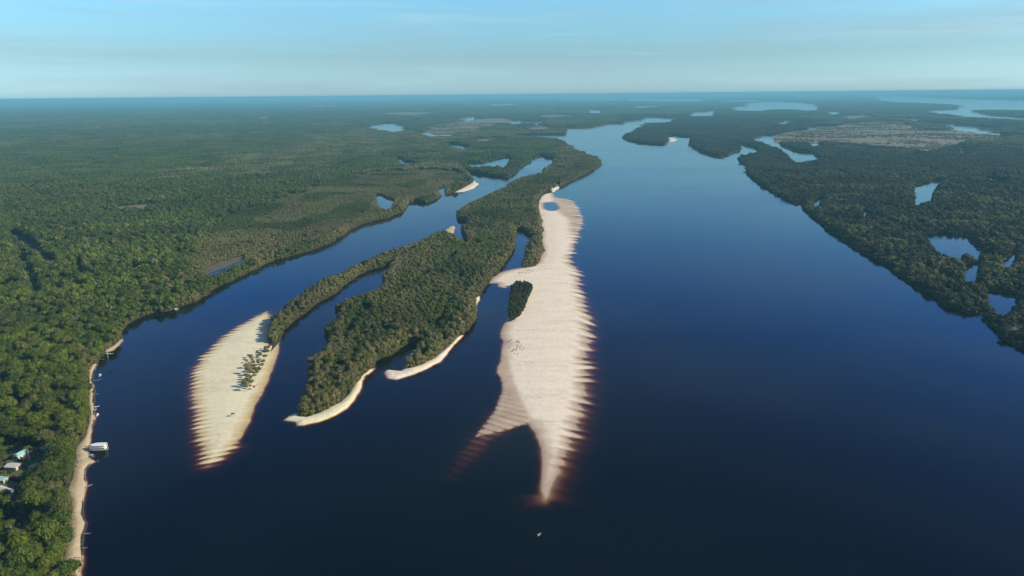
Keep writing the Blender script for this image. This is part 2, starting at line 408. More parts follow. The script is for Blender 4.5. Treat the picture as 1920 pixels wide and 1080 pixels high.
PONDS = [
 [(1411,258),(1440,253),(1453,253),(1450,261),(1466,274),(1492,282),(1523,287),(1536,297.5),(1525,300),(1494,302.6),(1481,291),(1468,279),(1440,269.5),(1416,261)],
 [(1713.6,349),(1738,341.5),(1756,337),(1766,339),(1751,352),(1748.6,367.5),(1733,370),(1717.5,376),(1715,362)],
 [(1843,321),(1865,322),(1875.7,328.6),(1891,334),(1881,337),(1855,331)],
 [(1733,441.7),(1748,437.5),(1768,436),(1793,441.7),(1812,440),(1820.6,453),(1843,464),(1837,472),(1809.5,465),(1795.6,475),(1782,467),(1759.5,457)],
 [(1807,496),(1837,493),(1834.5,508),(1827.5,516.6),(1812,505.5)],
 [(1873,489),(1890,480.5),(1906.7,471),(1904,480.5),(1893,488)],
 [(1848,541.7),(1873,546),(1907,551),(1909.5,558),(1895.6,566.7),(1879,573.6),(1870.6,564),(1859.5,553)],
 [(1617,395),(1622,391),(1627,395),(1622,399)],
 [(1523,379),(1530,373),(1541,369),(1537,374),(1529,379)],
 [(1751,232),(1790,234.5),(1830,240),(1870,248.5),(1892,255),(1870,253),(1830,245),(1790,238.5)],
 [(1699,221.3),(1723,222.5),(1722,225),(1701,224)],
 [(1515,240),(1530,237.5),(1532,241),(1518,243.5)],
 [(1801,281),(1804,275.5),(1808,281),(1805,284)],
 [(1512,266),(1528,268),(1542,271.5),(1525,272.5)],
 [(1550,209),(1570,208.5),(1578,213.5),(1560,213.5)],
 [(1398,194),(1440,190.6),(1479,191.6),(1518,194),(1536,198),(1531,206.7),(1515,207),(1479,204.5),(1440,205.5),(1421,208),(1385,207),(1367,203.5),(1396,199)],
 [(1352,188.5),(1405,187.6),(1440,188),(1405,190.5),(1360,190.6)],
 [(1294.6,213),(1307.5,210.6),(1340,207),(1338.6,215.7),(1323,217.3),(1294.6,218)],
 [(1102.6,205),(1126,206.7),(1126,212.8),(1105,210.8)],
 [(930,183.2),(1032,182.2),(1032,184.4),(960,185.2)],
 [(1053,184.0),(1162,184.6),(1162,188.2),(1053,187.6)],
 [(1175,185.2),(1320,185.8),(1320,190.2),(1175,189.2)],
 [(1637,181.2),(1673,180.2),(1751,183.5),(1824,186),(1930,188.5),(2150,196),(2150,214),(1930,206),(1829,204.6),(1822,209),(1847,215),(1920,220),(1960,222),(1960,225),
  (1900,222.3),(1829,218.3),(1777,213),(1728,210),(1751,206.7),(1793,205),(1798,199),(1777,195),(1738,192.4),(1673,191),(1648,187.4)],
 [(687.5,238),(700,234.7),(729,230.5),(742,232),(755,236.5),(755,241.7),(761,246),(737,247),(721,243),(703,239.6)],
 [(775.6,247),(804,246),(852,250),(850,253),(838,254.6),(804,255)],
 [(839,269),(853,269.5),(880.7,276),(869,279),(850,274.5)],
 [(869,305),(905,304.7),(921,300),(952,293),(956,300),(944,312),(905,312),(884.5,310.5)],
 [(905,196),(960,194),(985,196),(940,198.4)],
 [(1180,200),(1230,198),(1250,200),(1200,202.5)],
 [(845,240),(880,238),(900,240.5),(865,242.5)],
 [(1455,228),(1480,226),(1492,229),(1465,231)],
 [(745,295),(753,296.5),(757,303),(769,303.5),(767,306.5),(753,306),(747,300)],
 [(704,365),(716,365),(724,371),(740.6,375),(731.5,387),(721,386),(708,377)],
 [(819.7,354.5),(835,349),(834,357),(825,358.5)],
 [(858.6,222),(875,220),(891,217.5),(886,224),(865,225)],
 [(950,227),(981,225.5),(970,232),(955,231)],
 [(987,231),(1000,228),(1017,226.5),(1007,231.5)],
 [(378,509),(390,502),(411,492.5),(437,484.5),(459,480),(458,483.5),(440,488.5),(416,496.5),(392,506)],
]
ponds_w = [outline(p, canopy=17 if min(q[0] for q in p) > 1440 else 13) for p in PONDS]
# bare or grassy openings in the forest (seen between crowns, so treated like the ponds)
MARSH = [[(1450,256),(1479,245.6),(1543,243),(1595,230),(1647,226),(1699,229),(1725,243),(1803,246),(1881,255),(1891,266),(1816,264),
          (1764,276.7),(1738,284.5),(1673,275),(1621,272),(1543,264),(1505,266),(1455,263.7)],
         [(786,243),(817,232.6),(869,228),(921,221),(958,222),(960,228),(921,238),(905,246),(817,250)],
         [(975,238),(1010,235),(1045,238),(1030,243),(985,243)],
         [(212,389),(250,385),(292,382),(302,386),(270,389),(225,392)],[(690,214),(760,210),(835,211),(770,216.5)],[(1000,217),(1060,215),(1085,219),(1020,221)],[(870,262),(930,258),(960,262),(900,266)],[(1560,222),(1600,217),(1660,218),(1610,223)],[(550,200),(600,197),(660,199),(600,202)],[(470,221),(505,218),(520,221.5),(490,223.5)]]
marsh_w = [outline(p, canopy=11) for p in MARSH]
CLEAR = [[(0,842),(10,832),(30,834),(52,836),(62,842),(98,858),(100,880),(70,896),(45,903),(15,892),(0,888)],
         [(-40,905),(8,893),(32,896),(55,896),(66,920),(60,945),(40,955),(24,945),(16,930),(-40,945)],
         [(6,985),(20,975),(62,980),(74,996),(60,1016),(35,1030),(5,1016)],
         [(26,950),(38,948),(42,978),(30,985)], [(26,758),(58,756),(60,772),(30,776)], [(-6,775),(14,775),(14,790),(-6,792)]]
clear_w = [outline(p, canopy=3.5) for p in CLEAR]
FIELD = [[(107,541),(118,533),(145,522),(147,527),(128,536),(110,544)]]
field_w = [outline(p, canopy=4) for p in FIELD]
CREEK = [[(14,440),(38,440),(60,452),(95,484),(112,492),(106,497),(85,492),(48,470),(30,452)],
         [(138,492),(156,494),(160,508),(154,516),(144,508)],
         [(864,322),(838,317),(800,310),(770,305),(771,307.5),(800,313),(838,320.5),(858,325)]]
creek_w = [outline(p, canopy=5) for p in CREEK]
MUD = [[(352,524),(370,510),(400,490),(440,476),(480,466),(505,458),(520,460),(490,470),(462,481),(430,496),(390,512),(364,526)]]
mud_w = [outline(p, canopy=2) for p in MUD]

# sand
S1 = [(1036,361),(1016,364),(1006,376),(1004,391),(1010,409),(1014,440),(1012,452),(1017,472),(1006,493),(990,500),(972,503),(958,506),(938,511),(924,521),(918,531),(934,531),
 (934,537),(946,540),(958,539),(957,555),(954,580),(952,600),(943,612),(940,625),(944,641),(941,664),(936,686),(933,698),(941,710),(943,735),(932,770),
 (908,802),(894,816),(911,814),(950,805),(975,795),(992,793),(1003,809),(1013,837),(1017,865),(1016,921),(1022,941),(1029,928),(1039,897),(1055,865),
 (1074,830),(1085,795),(1095,760),(1102,724),(1105,693),(1106,654),(1107,632),(1105,611),(1106,594),(1098,572),(1089,550),(1088,522),(1082,505),
 (1070,489),(1074,472),(1082,453),(1088,430),(1093,411),(1091,405),(1085,391),(1076,378),(1060,372.6),(1040,370)]
S2 = [(500,584),(478,594),(466,603),(434,621),(404,646),(383,667),(370,685),(363,708),(362,736),(366,764),(371,790),(375,821),(381,846),(386,862),
 (391,870),(402,866),(420,853),(435,840),(452,821),(466,790),(478,761),(493,733),(507,702),(516,676),(523,645),(529,622),(523,628),(512,645),(505,640),(502,622),(504,605),(506,592)]
S3 = [(532,788),(543,779),(554,776),(562,780),(575,782),(600,774),(635,755),(655,738),(664,724),(676,706),(690,694),(702,690),(697,697),(686,705),(678,718),
 (673,736),(665,752),(650,767),(629,780),(598,791),(569,798),(556,798),(554,792)]
S4 = [(721,699),(727,694),(753,696),(758,692),(765,691),(790,684),(815,671),(838,651),(858,632),(867,629),(844,657),(823,679),(800,692),(769,705),(743,712),(727,709)]
S5 = [(851,361),(865,354),(880,346),(888,339),(898,345),(889,353),(869,360)]
S6 = [(150,1085),(149,1072),(153,1044),(155,1023),(155,1002),(160,981),(155,966),(155,935),(158,922),(163,906),(159,898),(161,880),(168,871),(177,866),
 (167,860),(164,847),(166,839),(171,815),(173.6,799),(179,793),(177,777),(179,765),(177,752),(176,732),(175,710),(176,696),(181,682),(172,684),(163,699),(164,715),(163,728),
 (165,738),(163,754),(167,779),(163,797),(161,813),(151,828),(141,841),(140,860),(138,880),(132,901),(127,927),(133,945),(131,968),(134,1007),(126,1020),
 (120,1046),(116,1085)]
S7 = [(824,437),(836,430),(850,422),(853,427),(850,437),(838,439)]
S8 = [(189,668),(196,656),(212,648),(222,640),(229,634),(228,640),(223,648),(211,657),(200,662)]
S9 = [(888,562),(897,556),(899,562),(894,573),(890,572)]
S10 = [(1030,362),(1033,353),(1040,352),(1043,345),(1050,346),(1049,352),(1040,359)]
S11 = [(1255,266),(1255,258),(1262,259),(1270,262),(1262,266)]
TAIL = [(932,770),(908,802),(893,818),(868,850),(842,890),(850,893),(885,862),(915,826),(950,806),(940,775)]
def ground(px): return [at(p[0], p[1]) for p in px]
s1w, s2w, s3w, s4w, s5w, s6w, s7w, s8w, s9w, s10w, s11w = [ground(s) for s in (S1, S2, S3, S4, S5, S6, S7, S8, S9, S10, S11)]
tail_w = ground(TAIL)

# ------------------------------------------------------------------ terrain, bed, river
GROUND_R = 60000.0
LAND_Z = 0.35
def build_land():
    disc = [(GROUND_R * math.cos(2 * math.pi * i / 180), GROUND_R * math.sin(2 * math.pi * i / 180)) for i in range(180)]
    holes = [roughen(river_w, seed=1)] + [roughen(p, seed=10 + i) for i, p in enumerate(ponds_w)]
    verts, faces = [], []
    loops = [disc] + holes
    flat = [(x, y) for lp in loops for x, y in lp]
    edges, b0 = [], 0
    for lp in loops:
        edges += [(b0 + i, b0 + (i + 1) % len(lp)) for i in range(len(lp))]; b0 += len(lp)
    vs_, _, fs, _, _, _ = delaunay_2d_cdt([Vector(p) for p in flat], edges, [], 0, 1e-4)
    vv = np.array([v[:] for v in vs_]); ff = np.array([list(f) for f in fs])
    cen = vv[ff].mean(1)
    wet = np.zeros(len(ff), bool)
    for lp in holes: wet |= inside(lp, cen[:, 0], cen[:, 1])
    ff = ff[~wet]
    cr = np.cross(vv[ff[:, 1]] - vv[ff[:, 0]], vv[ff[:, 2]] - vv[ff[:, 0]])
    ff[cr < 0] = ff[cr < 0][:, ::-1]
    verts = [(x, y, LAND_Z) for x, y in flat] + [(x, y, LAND_Z) for x, y in vv.tolist()]
    nb = len(flat)
    faces = [tuple(int(q) + nb for q in f) for f in ff]
    base = len(disc)
    for lp in holes:                                     # the bank going down under the water
        n = len(lp)
        A = 0.5 * sum(lp[i - 1][0] * lp[i][1] - lp[i][0] * lp[i - 1][1] for i in range(n))
        s = 1 if A > 0 else -1
        low = len(verts)
        for i in range(n):
            a, b, c = Vector(lp[i - 1]), Vector(lp[i]), Vector(lp[(i + 1) % n])
            d = (c - a); d = d / (d.length or 1)
            q = b + Vector((-d.y, d.x)) * s * (2.2 + noise.noise(Vector((b.x * .05, b.y * .05, 3))))
            verts.append((q.x, q.y, -1.6))
        for i in range(n):
            j = (i + 1) % n
            faces.append((base + i, base + j, low + j, low + i))
        base += n
    o = mesh_obj('land', verts, faces, M_soil)
    return tag(o, 'flat dark forest floor along the river and its lagoons', 'ground', 'structure')
land = build_land()

def graded(maxr):
    v = [0, 250, 500, 1000, 1500, 2000, 3000, 4000, 6000, 9000, 14000, 24000, 40000, maxr]
    return [-a for a in reversed(v[1:])] + v
def sheet_box(name, z0, z1, half, mat, label, cat, kind):
    """closed box; its faces are graded so that rays near the camera meet small faces"""
    g = graded(half)
    n = len(g)
    verts = [(x, y, z1) for y in g for x in g] + [(x, y, z0) for y in g for x in g]
    faces = []
    for j in range(n - 1):
        for i in range(n - 1):
            a = j * n + i
            faces.append((a, a + 1, a + n + 1, a + n))
            b = n * n + a
            faces.append((b + n, b + n + 1, b + 1, b))
    for i in range(n - 1):
        for a, b in ((i + 1, i), ((n - 1) * n + i, (n - 1) * n + i + 1)):
            faces.append((a, b, n * n + b, n * n + a))
        for a, b in ((i * n, (i + 1) * n), ((i + 2) * n - 1, (i + 1) * n - 1)):
            faces.append((a, b, n * n + b, n * n + a))
    return tag(mesh_obj(name, verts, faces, mat), label, cat, kind)
river = sheet_box('river', -12, 0, 60500, M_water, 'wide calm dark blue river with its channels and lagoons', 'river', 'structure')
gb = graded(60400)
bed = mesh_obj('riverbed', [(x, y, -7) for y in gb for x in gb],
               [(j * len(gb) + i, j * len(gb) + i + 1, (j + 1) * len(gb) + i + 1, (j + 1) * len(gb) + i) for j in range(len(gb) - 1) for i in range(len(gb) - 1)], M_bed)
tag(bed, 'dark muddy bed under the river water', 'riverbed', 'structure')

def patch(name, polys, mat, z, label, cat, seed=0):
    verts, faces = [], []
    for k, p in enumerate(polys):
        p = roughen(p, seed=seed + k, amp=0.006)
        f = len(verts)
        tr = tessellate_polygon([[Vector((x, y, 0)) for x, y in p]])
        verts += [(x, y, z) for x, y in p]
        for a, b, c in tr:
            (x0, y0), (x1, y1), (x2, y2) = p[a], p[b], p[c]
            if (x1 - x0) * (y2 - y0) - (x2 - x0) * (y1 - y0) < 0: a, c = c, a
            faces.append((a + f, b + f, c + f))
    return tag(mesh_obj(name, verts, faces, mat), label, cat, 'structure')
patch('marsh', marsh_w[:1], M_marsh, LAND_Z + .35, 'broad tan marsh beyond the dark wooded bank', 'marsh', 20)
patch('marsh', marsh_w[1:], M_marsh, LAND_Z + .35, 'pale grassy marsh patches scattered among the forest', 'marsh', 25)
patch('clearing_ground', clear_w, M_dirt, LAND_Z + .03, 'trodden earth around the village houses', 'ground', 30)
patch('field', field_w, M_field, LAND_Z + .03, 'small orange dry field cut into the forest', 'field', 40)
patch('mudflat', mud_w, M_mud, LAND_Z + .02, 'grey mud beside a shallow pool in the scrub', 'mudflat', 50)

# ------------------------------------------------------------------ sandbars as height fields
def sandbar(name, polys, mat, cell, label, top=0.95, s_in=0.055, s_out=0.09, wave=None, low=(), seed=0, deep=-4.5, margin=None, cat='sandbar'):
    P = np.array([q for p in polys for q in p])
    mg = margin or (abs(deep) / s_out + 10)
    x0, y0 = P.min(0) - mg; x1, y1 = P.max(0) + mg
    nx, ny = int((x1 - x0) / cell[0]) + 1, int((y1 - y0) / cell[1]) + 1
    X, Y = np.meshgrid(x0 + np.arange(nx) * cell[0], y0 + np.arange(ny) * cell[1])
    ins = np.zeros(X.shape, bool); D = np.full(X.shape, 1e9)
    for p in polys:
        ins |= inside(p, X, Y); D = np.minimum(D, dist_to(p, X, Y))
    d = np.where(ins, D, -D)
    d = d + vnoise(X / 14, Y / 14, seed) * 1.2 + vnoise(X / 5, Y / 5, seed + 1) * .4
    si = s_in
    z = np.where(d > 0, top * (1 - np.exp(-np.maximum(d, 0) * si / top)), 0.0)
    zo = d * s_out
    z = np.where(d > 0, z, zo)
    for poly, cap, soft in low:
        ii = inside(poly, X, Y); dd = dist_to(poly, X, Y)
        c = cap + soft * np.where(ii, -np.minimum(dd, 6) * .2, dd)
        c = np.where(ii, np.minimum(c, cap), c)
        z = np.minimum(z, c + 0.0 * z) if True else z
    if wave is not None:
        z = wave(X, Y, z, d)
    z = np.maximum(z, deep)
    keep = z > deep + 0.01
    idx = np.full(X.shape, -1, int)
    q = keep[:-1, :-1] | keep[1:, :-1] | keep[:-1, 1:] | keep[1:, 1:]
    use = np.zeros(X.shape, bool)
    use[:-1, :-1] |= q; use[1:, :-1] |= q; use[:-1, 1:] |= q; use[1:, 1:] |= q
    idx[use] = np.arange(use.sum())
    V = np.stack([X[use], Y[use], z[use]], 1)
    a, b, c, e = idx[:-1, :-1][q], idx[:-1, 1:][q], idx[1:, 1:][q], idx[1:, :-1][q]
    o = mesh_obj(name, V.tolist(), np.stack([a, b, c, e], 1).tolist(), mat, smooth=True)
    return tag(o, label, cat, 'structure')

def saw(p, sharp=0.78):
    f = p - np.floor(p)
    return np.where(f < sharp, f / sharp, (1 - f) / (1 - sharp))

pool = ground([(1025,381),(1034,380),(1040,385),(1042,391),(1035,394),(1027,391)])
lowN = ground([(1038,370),(1066,371),(1086,378),(1098,391),(1104,412),(1094,436),(1078,440),(1070,410),(1052,398),(1040,376)])
lowS = ground([(944,655),(936,686),(930,698),(938,710),(940,735),(926,770),(900,802),(890,820),(950,808),(975,798),(992,795),(986,775),(972,750),(958,715),(950,680)])
edge1 = ground([(1016,935),(1029,928),(1039,897),(1055,865),(1074,830),(1085,795),(1095,760),(1102,724),(1105,693),(1106,654),(1107,632),(1105,611),(1106,594),(1098,572),(1089,550),(1088,522),(1082,505),
 (1070,489),(1074,472),(1082,453),(1088,430),(1093,411),(1085,391),(1076,378),(1060,372)])
edgeL = ground([(958,555),(952,600),(940,625),(944,645),(950,680),(965,730),(985,775),(1000,800),(1013,837),(1017,865),(1016,921),(1022,941)])
def wave1(X, Y, z, d):
    e = dist_to(edge1, X, Y, closed=False)
    warp = vnoise(X / 60, Y / 90, 3) * 14 + vnoise(X / 25, Y / 40, 4) * 5
    warp = warp + vnoise(X / 90, Y / 22, 33) * 3.5
    lam = np.clip(12 + (Y - 400) * 0.022, 12, 30)
    ph = np.where(Y < 1218, np.log(np.maximum(12 + (Y - 400) * .022, 1) / 12) / .022, 54.9 + (Y - 1218) / 30.0) if False else None
    # phase integral of 1/lambda(y)
    a, b = 12.0, 0.022
    ys = np.clip(Y, 330, 400 + 18 / b)
    base = np.log(np.maximum(a + b * (ys - 400), 2)) / b + np.maximum(Y - (400 + 18 / b), 0) / 30.0
    p = base + (warp + X * 0.55) / lam
    ti = np.floor(-p).astype(int)
    rnd = .35 + 1.0 * ((ti * 7919 % 101) / 100.0)
    s = saw(-p) * rnd * .72 + saw(-p * 1.73 + .3, .7) * .30 * (.6 + .8 * vnoise(X / 30, Y / 30, 77))
    eL = dist_to(edgeL, X, Y, closed=False)
    z = np.where((d < 0) & (eL < e) & ~inside(lowS, X, Y), z * (1 + 2.5 * np.clip((e - eL) / 6, 0, 1)), z)
    near = np.exp(-(e / 20.0) ** 2)
    side = np.exp(-(e / 85.0) ** 1.5)
    A = (0.62 * near + 0.05 * side * 1.6) * np.clip((eL - 2) / 12, 0, 1) + 0.02
    mod = 0.85 + 0.6 * vnoise(X / 60, Y / 15, 9) + .3 * vnoise(X / 20, Y / 60, 19)
    lowm = inside(lowS, X, Y)
    fine = (saw(-(Y + X * .55 + warp * .5) / 9.0) - .45) * np.where(lowm, 0.05 + .26 * np.clip((560 - Y) / 80, 0, 1), 0.02)
    up = np.clip((z + 2.2) / 2.2, 0, 1)
    hump = (s - 0.46) * A * mod * up
    return z + hump + fine * up + vnoise(X / 13 + Y / 30, Y / 3.4 + X / 9, 12) * 0.07 * np.clip(z, 0, 1)
sandbar('sandbar', [s1w], M_sand, (1.6, 1.6), 'long pale sandbar with a saw-toothed edge in the main river', top=1.15, s_in=0.05, s_out=0.050, wave=wave1,
        low=((pool, -0.45, 0.05), (lowN, 0.22, 0.02), (lowS, 0.17, 0.07)), seed=2, deep=-5.0)
def wave_tail(X, Y, z, d):
    far = np.clip((at(932, 770)[1] - Y) / (at(932, 770)[1] - at(842, 890)[1]), 0, 1)
    s = saw(-(Y + X * .6 + vnoise(X / 20, Y / 20, 5) * 5) / 10.0)
    return z - 0.02 - far * 0.62 + (s - .5) * 0.30 * np.clip((z + 2) / 2, 0, 1)
sandbar('sandbar', [tail_w], M_sand, (1.6, 1.6), 'drowned rippled sand spit glowing reddish under the dark water', top=0.12, s_in=0.02, s_out=0.07, wave=wave_tail, seed=3, deep=-6.9)
edge2 = ground([(500,584),(478,594),(466,603),(434,621),(404,646),(383,667),(370,685),(363,708),(362,736),(366,764),(371,790),(375,821),(381,846),(386,862),(391,870),(402,866),(420,853),(435,840)])
edge2R = ground([(452,821),(466,790),(478,761),(493,733),(507,702),(516,676),(523,645),(529,622)])
def wave2(X, Y, z, d):
    e = dist_to(edge2, X, Y, closed=False)
    eR = dist_to(edge2R, X, Y, closed=False)
    z = np.where((d < 0) & (eR < e), z * (1 + 2.0 * np.clip((e - eR) / 6, 0, 1)), z)
    warp = vnoise(X / 40, Y / 50, 13) * 6 + vnoise(X / 15, Y / 20, 14) * 1.6
    b = 0.0095
    base = np.log(np.maximum(8.0 + b * (Y - 430), 3)) / b
    p = base + (-X * 0.42 + warp) / 10.0
    ti = np.floor(-p).astype(int)
    s = saw(-p, .72) * (.55 + .7 * ((ti * 7919 % 97) / 96.0)) + .22 * (saw(-p * 1.6 + .2, .7) - .4)
    A = 0.48 * np.exp(-(e / 10.0) ** 2) + 0.09 * np.exp(-(e / 45.0)) + 0.025
    up = np.clip((z + 1.6) / 1.6, 0, 1)
    return z + (s - 0.44) * A * (0.85 + .5 * vnoise(X / 25, Y / 8, 8)) * up + vnoise(X / 9, Y / 4, 12) * 0.02
sandbar('sandbar', [s2w], M_sandy, (1.1, 1.1), 'leaf-shaped golden sandbar with ribbed edge at the end of the wooded strip', top=1.25, s_in=0.06, s_out=0.07, wave=wave2, seed=5, deep=-6.9)

def ripple(X, Y, z, d):
    return z + vnoise(X / 6, Y / 4, 21) * 0.10 + vnoise(X / 2.2, Y / 2.2, 22) * 0.05
sandbar('beach', [s3w], M_sandy, (1.0, 1.0), 'curved pale beach round the tip of the wooded island', top=1.5, s_in=0.5, s_out=0.26, wave=ripple, seed=6, deep=-6.9, margin=50, cat='beach')
sandbar('beach', [s4w], M_sand, (1.0, 1.0), 'narrow pinkish beach below the trees beside the shaded cove', top=1.5, s_in=0.5, s_out=0.26, wave=ripple, seed=7, deep=-6.9, margin=50, cat='beach')
sandbar('beach', [s5w], M_sand, (2.5, 2.5), 'small pale beach on the point at the head of the narrow channel', top=1.5, s_in=0.3, s_out=0.2, wave=ripple, seed=8, deep=-6.9, margin=50, cat='beach')
def ripple6(X, Y, z, d):
    up = np.clip(z / 0.6, 0, 1)
    return z + (vnoise(X / 6, Y / 4, 21) * 0.12 + vnoise(X / 2.2, Y / 2.0, 22) * 0.10 + vnoise(X / 20, Y / 1.6, 23) * .08) * up
sandbar('beach', [s6w], M_beach, (0.8, 0.8), 'tan beach with moored boats along the village shore', top=1.6, s_in=0.5, s_out=0.34, wave=ripple6, seed=9, deep=-6.9, margin=50, cat='beach')
for p, lb, m in ((s7w, 'small grey sand spit at the mouth of the island inlet', M_beach), (s8w, 'short stony beach above the village shore at the river bend', M_beach),
                 (s9w, 'tiny white sand nick on the wooded island shore', M_sand), (s10w, 'small white sand patches at the head of the long sandbar', M_sand),
                 (s11w, 'small sand spit joining two far wooded islets', M_sand)):
    sandbar('beach', [p], m, (2.0, 2.0), lb, top=1.5, s_in=0.5, s_out=0.26, wave=ripple, seed=11, deep=-6.9, margin=50, cat='beach')
BARE = [s1w, s2w, s3w, s4w, s5w, s6w, s7w, s8w, s9w, s10w, s11w]

# ------------------------------------------------------------------ trees
def ico(sub):
    bm = bmesh.new(); bmesh.ops.create_icosphere(bm, subdivisions=sub, radius=1)
    v = np.array([x.co[:] for x in bm.verts]); f = [[a.index for a in x.verts] for x in bm.faces]
    bm.free(); return v, f
ICO1, ICO2 = ico(1), ico(2)

def crown_geo(seed, rad, height, base, nl, nq, q, rag=0.26, sub=1, low=0):
    """rounded lobes clothed in leaf-clump faces; base = height at which the crown starts"""
    r = random.Random(seed); V, F = [], []
    lobes = []
    hh = height - base
    for k in range(nl):
        a = k * 2.399 + r.uniform(-.4, .4)
        rr = rad * 0.68 * math.sqrt((k + .3) / nl)
        lr = rad * r.uniform(.34, .52)
        z = base + hh * (.30 + .48 * (1 - (rr / rad) ** 2) + r.uniform(-.10, .10))
        lobes.append((rr * math.cos(a), rr * math.sin(a), z, lr, lr * min(1.1, hh / rad * .8)))
    for k in range(low):
        a = k * 6.283 / low + r.uniform(-.3, .3); lr = rad * r.uniform(.30, .42)
        lobes.append((math.cos(a) * rad * .55, math.sin(a) * rad * .55, height * r.uniform(.16, .30), lr, height * .2))
    nl += low
    iv, jf = (ICO1, ICO2)[sub - 1]
    for (cx, cy_, cz, lr, lz) in lobes:
        b = len(V)
        for v in iv:
            k = 1 + r.uniform(-rag, rag)
            V.append((cx + v[0] * lr * k * .92, cy_ + v[1] * lr * k * .92, cz + v[2] * lz * k * .92))
        F += [[i + b for i in f] for f in jf]
    for _ in range(nq):
        cx, cy_, cz, lr, lz = lobes[r.randrange(nl)]
        u = r.uniform(-.35, 1); th = r.uniform(0, 6.283)
        s = math.sqrt(max(0, 1 - u * u))
        n = Vector((s * math.cos(th), s * math.sin(th), u))
        k = r.uniform(.86, 1.30)
        p = Vector((cx + n.x * lr * k, cy_ + n.y * lr * k, cz + n.z * lz * k))
        n2 = (n + Vector((r.uniform(-.7, .7), r.uniform(-.7, .7), r.uniform(-.4, .6)))).normalized()
        t1 = n2.orthogonal().normalized(); t1.rotate(Matrix.Rotation(r.uniform(0, 6.28), 3, n2)); t2 = n2.cross(t1)
        a, c = q * r.uniform(.6, 1.2), q * r.uniform(.35, .7)
        b = len(V)
        V += [tuple(p + t1 * a), tuple(p + t2 * c + n * q * .15), tuple(p - t1 * a * .8), tuple(p - t2 * c)]
        F.append([b, b + 1, b + 2, b + 3])
    return V, F

def tube(pts, rads, n=6):
    V, F = [], []
    for k, (p, r_) in enumerate(zip(pts, rads)):
        p = Vector(p)
        d = Vector(pts[min(k + 1, len(pts) - 1)]) - Vector(pts[max(k - 1, 0)]); d.normalize()
        a = d.orthogonal().normalized(); b = d.cross(a)
        V += [tuple(p + (a * math.cos(6.283 * i / n) + b * math.sin(6.283 * i / n)) * r_) for i in range(n)]
    for k in range(len(pts) - 1):
        F += [[k * n + i, k * n + (i + 1) % n, (k + 1) * n + (i + 1) % n, (k + 1) * n + i] for i in range(n)]
    return V, F

def merge(*parts):
    V, F = [], []
    for v, f in parts:
        b = len(V); V += list(v); F += [[i + b for i in x] for x in f]
    return V, F

def trunk_geo(seed, height, r0, limbs=4):
    r = random.Random(seed)
    top = height * .72
    parts = [tube([(0, 0, -.6), (.1, .05, height * .3), (r.uniform(-.3, .3), r.uniform(-.3, .3), top)], [r0 * 1.3, r0, r0 * .45])]
    for k in range(limbs):
        a = k * 6.283 / limbs + r.uniform(-.5, .5)
        z0 = height * r.uniform(.34, .5); l = height * r.uniform(.18, .28)
        parts.append(tube([(0, 0, z0), (math.cos(a) * l * .5, math.sin(a) * l * .5, z0 + l * .5), (math.cos(a) * l, math.sin(a) * l, z0 + l * .8)],
                          [r0 * .5, r0 * .35, r0 * .15], 5))
    return merge(*parts)

def mesh_of(name, geo, mats, split=None):
    me = bpy.data.meshes.new(name)
    V, F = geo
    me.from_pydata([tuple(v) for v in V], [], [list(f) for f in F]); me.update()
    for m in mats: me.materials.append(m)
    if split is not None:
        mi = np.zeros(len(F), np.int32); mi[split:] = 1
        me.polygons.foreach_set('material_index', mi)
    return me

HIDE = {}
def variant_collection(name, meshes):
    c = bpy.data.collections.new(name)
    for i, me in enumerate(meshes):
        o = bpy.data.objects.new('%s_%s' % (name, 'abcdefghijklmnopqrstuvwxyz'[i]), me); c.objects.link(o)
    HIDE[name] = c
    return c

def instancer(coll):
    g = bpy.data.node_groups.new('plant_' + coll.name, 'GeometryNodeTree')
    g.interface.new_socket('Geometry', in_out='INPUT', socket_type='NodeSocketGeometry')
    g.interface.new_socket('Geometry', in_out='OUTPUT', socket_type='NodeSocketGeometry')
    gi = g.nodes.new('NodeGroupInput'); go = g.nodes.new('NodeGroupOutput')
    ci = g.nodes.new('GeometryNodeCollectionInfo'); ci.inputs['Collection'].default_value = coll
    ci.inputs['Separate Children'].default_value = True; ci.inputs['Reset Children'].default_value = True
    ip = g.nodes.new('GeometryNodeInstanceOnPoints'); ip.inputs['Pick Instance'].default_value = True
    def attr(nm, ty):
        n = g.nodes.new('GeometryNodeInputNamedAttribute'); n.data_type = ty; n.inputs['Name'].default_value = nm
        return n.outputs['Attribute']
    l = g.links.new
    l(gi.outputs[0], ip.inputs['Points']); l(ci.outputs[0], ip.inputs['Instance'])
    l(attr('pick', 'INT'), ip.inputs['Instance Index']); l(attr('turn', 'FLOAT_VECTOR'), ip.inputs['Rotation'])
    l(attr('size', 'FLOAT_VECTOR'), ip.inputs['Scale']); l(ip.outputs[0], go.inputs[0])
    return g

def forest(name, pts, pick, scale, zscale, coll, label, z=LAND_Z - .2, cat='forest'):
    n = len(pts)
    if n == 0: return None
    me = bpy.data.meshes.new(name)
    co = np.zeros((n, 3), np.float32); co[:, :2] = pts; co[:, 2] = z
    me.vertices.add(n); me.vertices.foreach_set('co', co.ravel())
    a = me.attributes.new('pick', 'INT', 'POINT'); a.data.foreach_set('value', np.asarray(pick, np.int32))
    rot = np.zeros((n, 3), np.float32); rot[:, 2] = rng.uniform(0, 6.283, n)
    a = me.attributes.new('turn', 'FLOAT_VECTOR', 'POINT'); a.data.foreach_set('vector', rot.ravel())
    sc = np.stack([scale, scale, zscale], 1).astype(np.float32)
    a = me.attributes.new('size', 'FLOAT_VECTOR', 'POINT'); a.data.foreach_set('vector', sc.ravel())
    o = bpy.data.objects.new(name, me); COL.objects.link(o)
    md = o.modifiers.new('plant', 'NODES'); md.node_group = instancer(coll)
    return tag(o, label, cat, 'stuff')

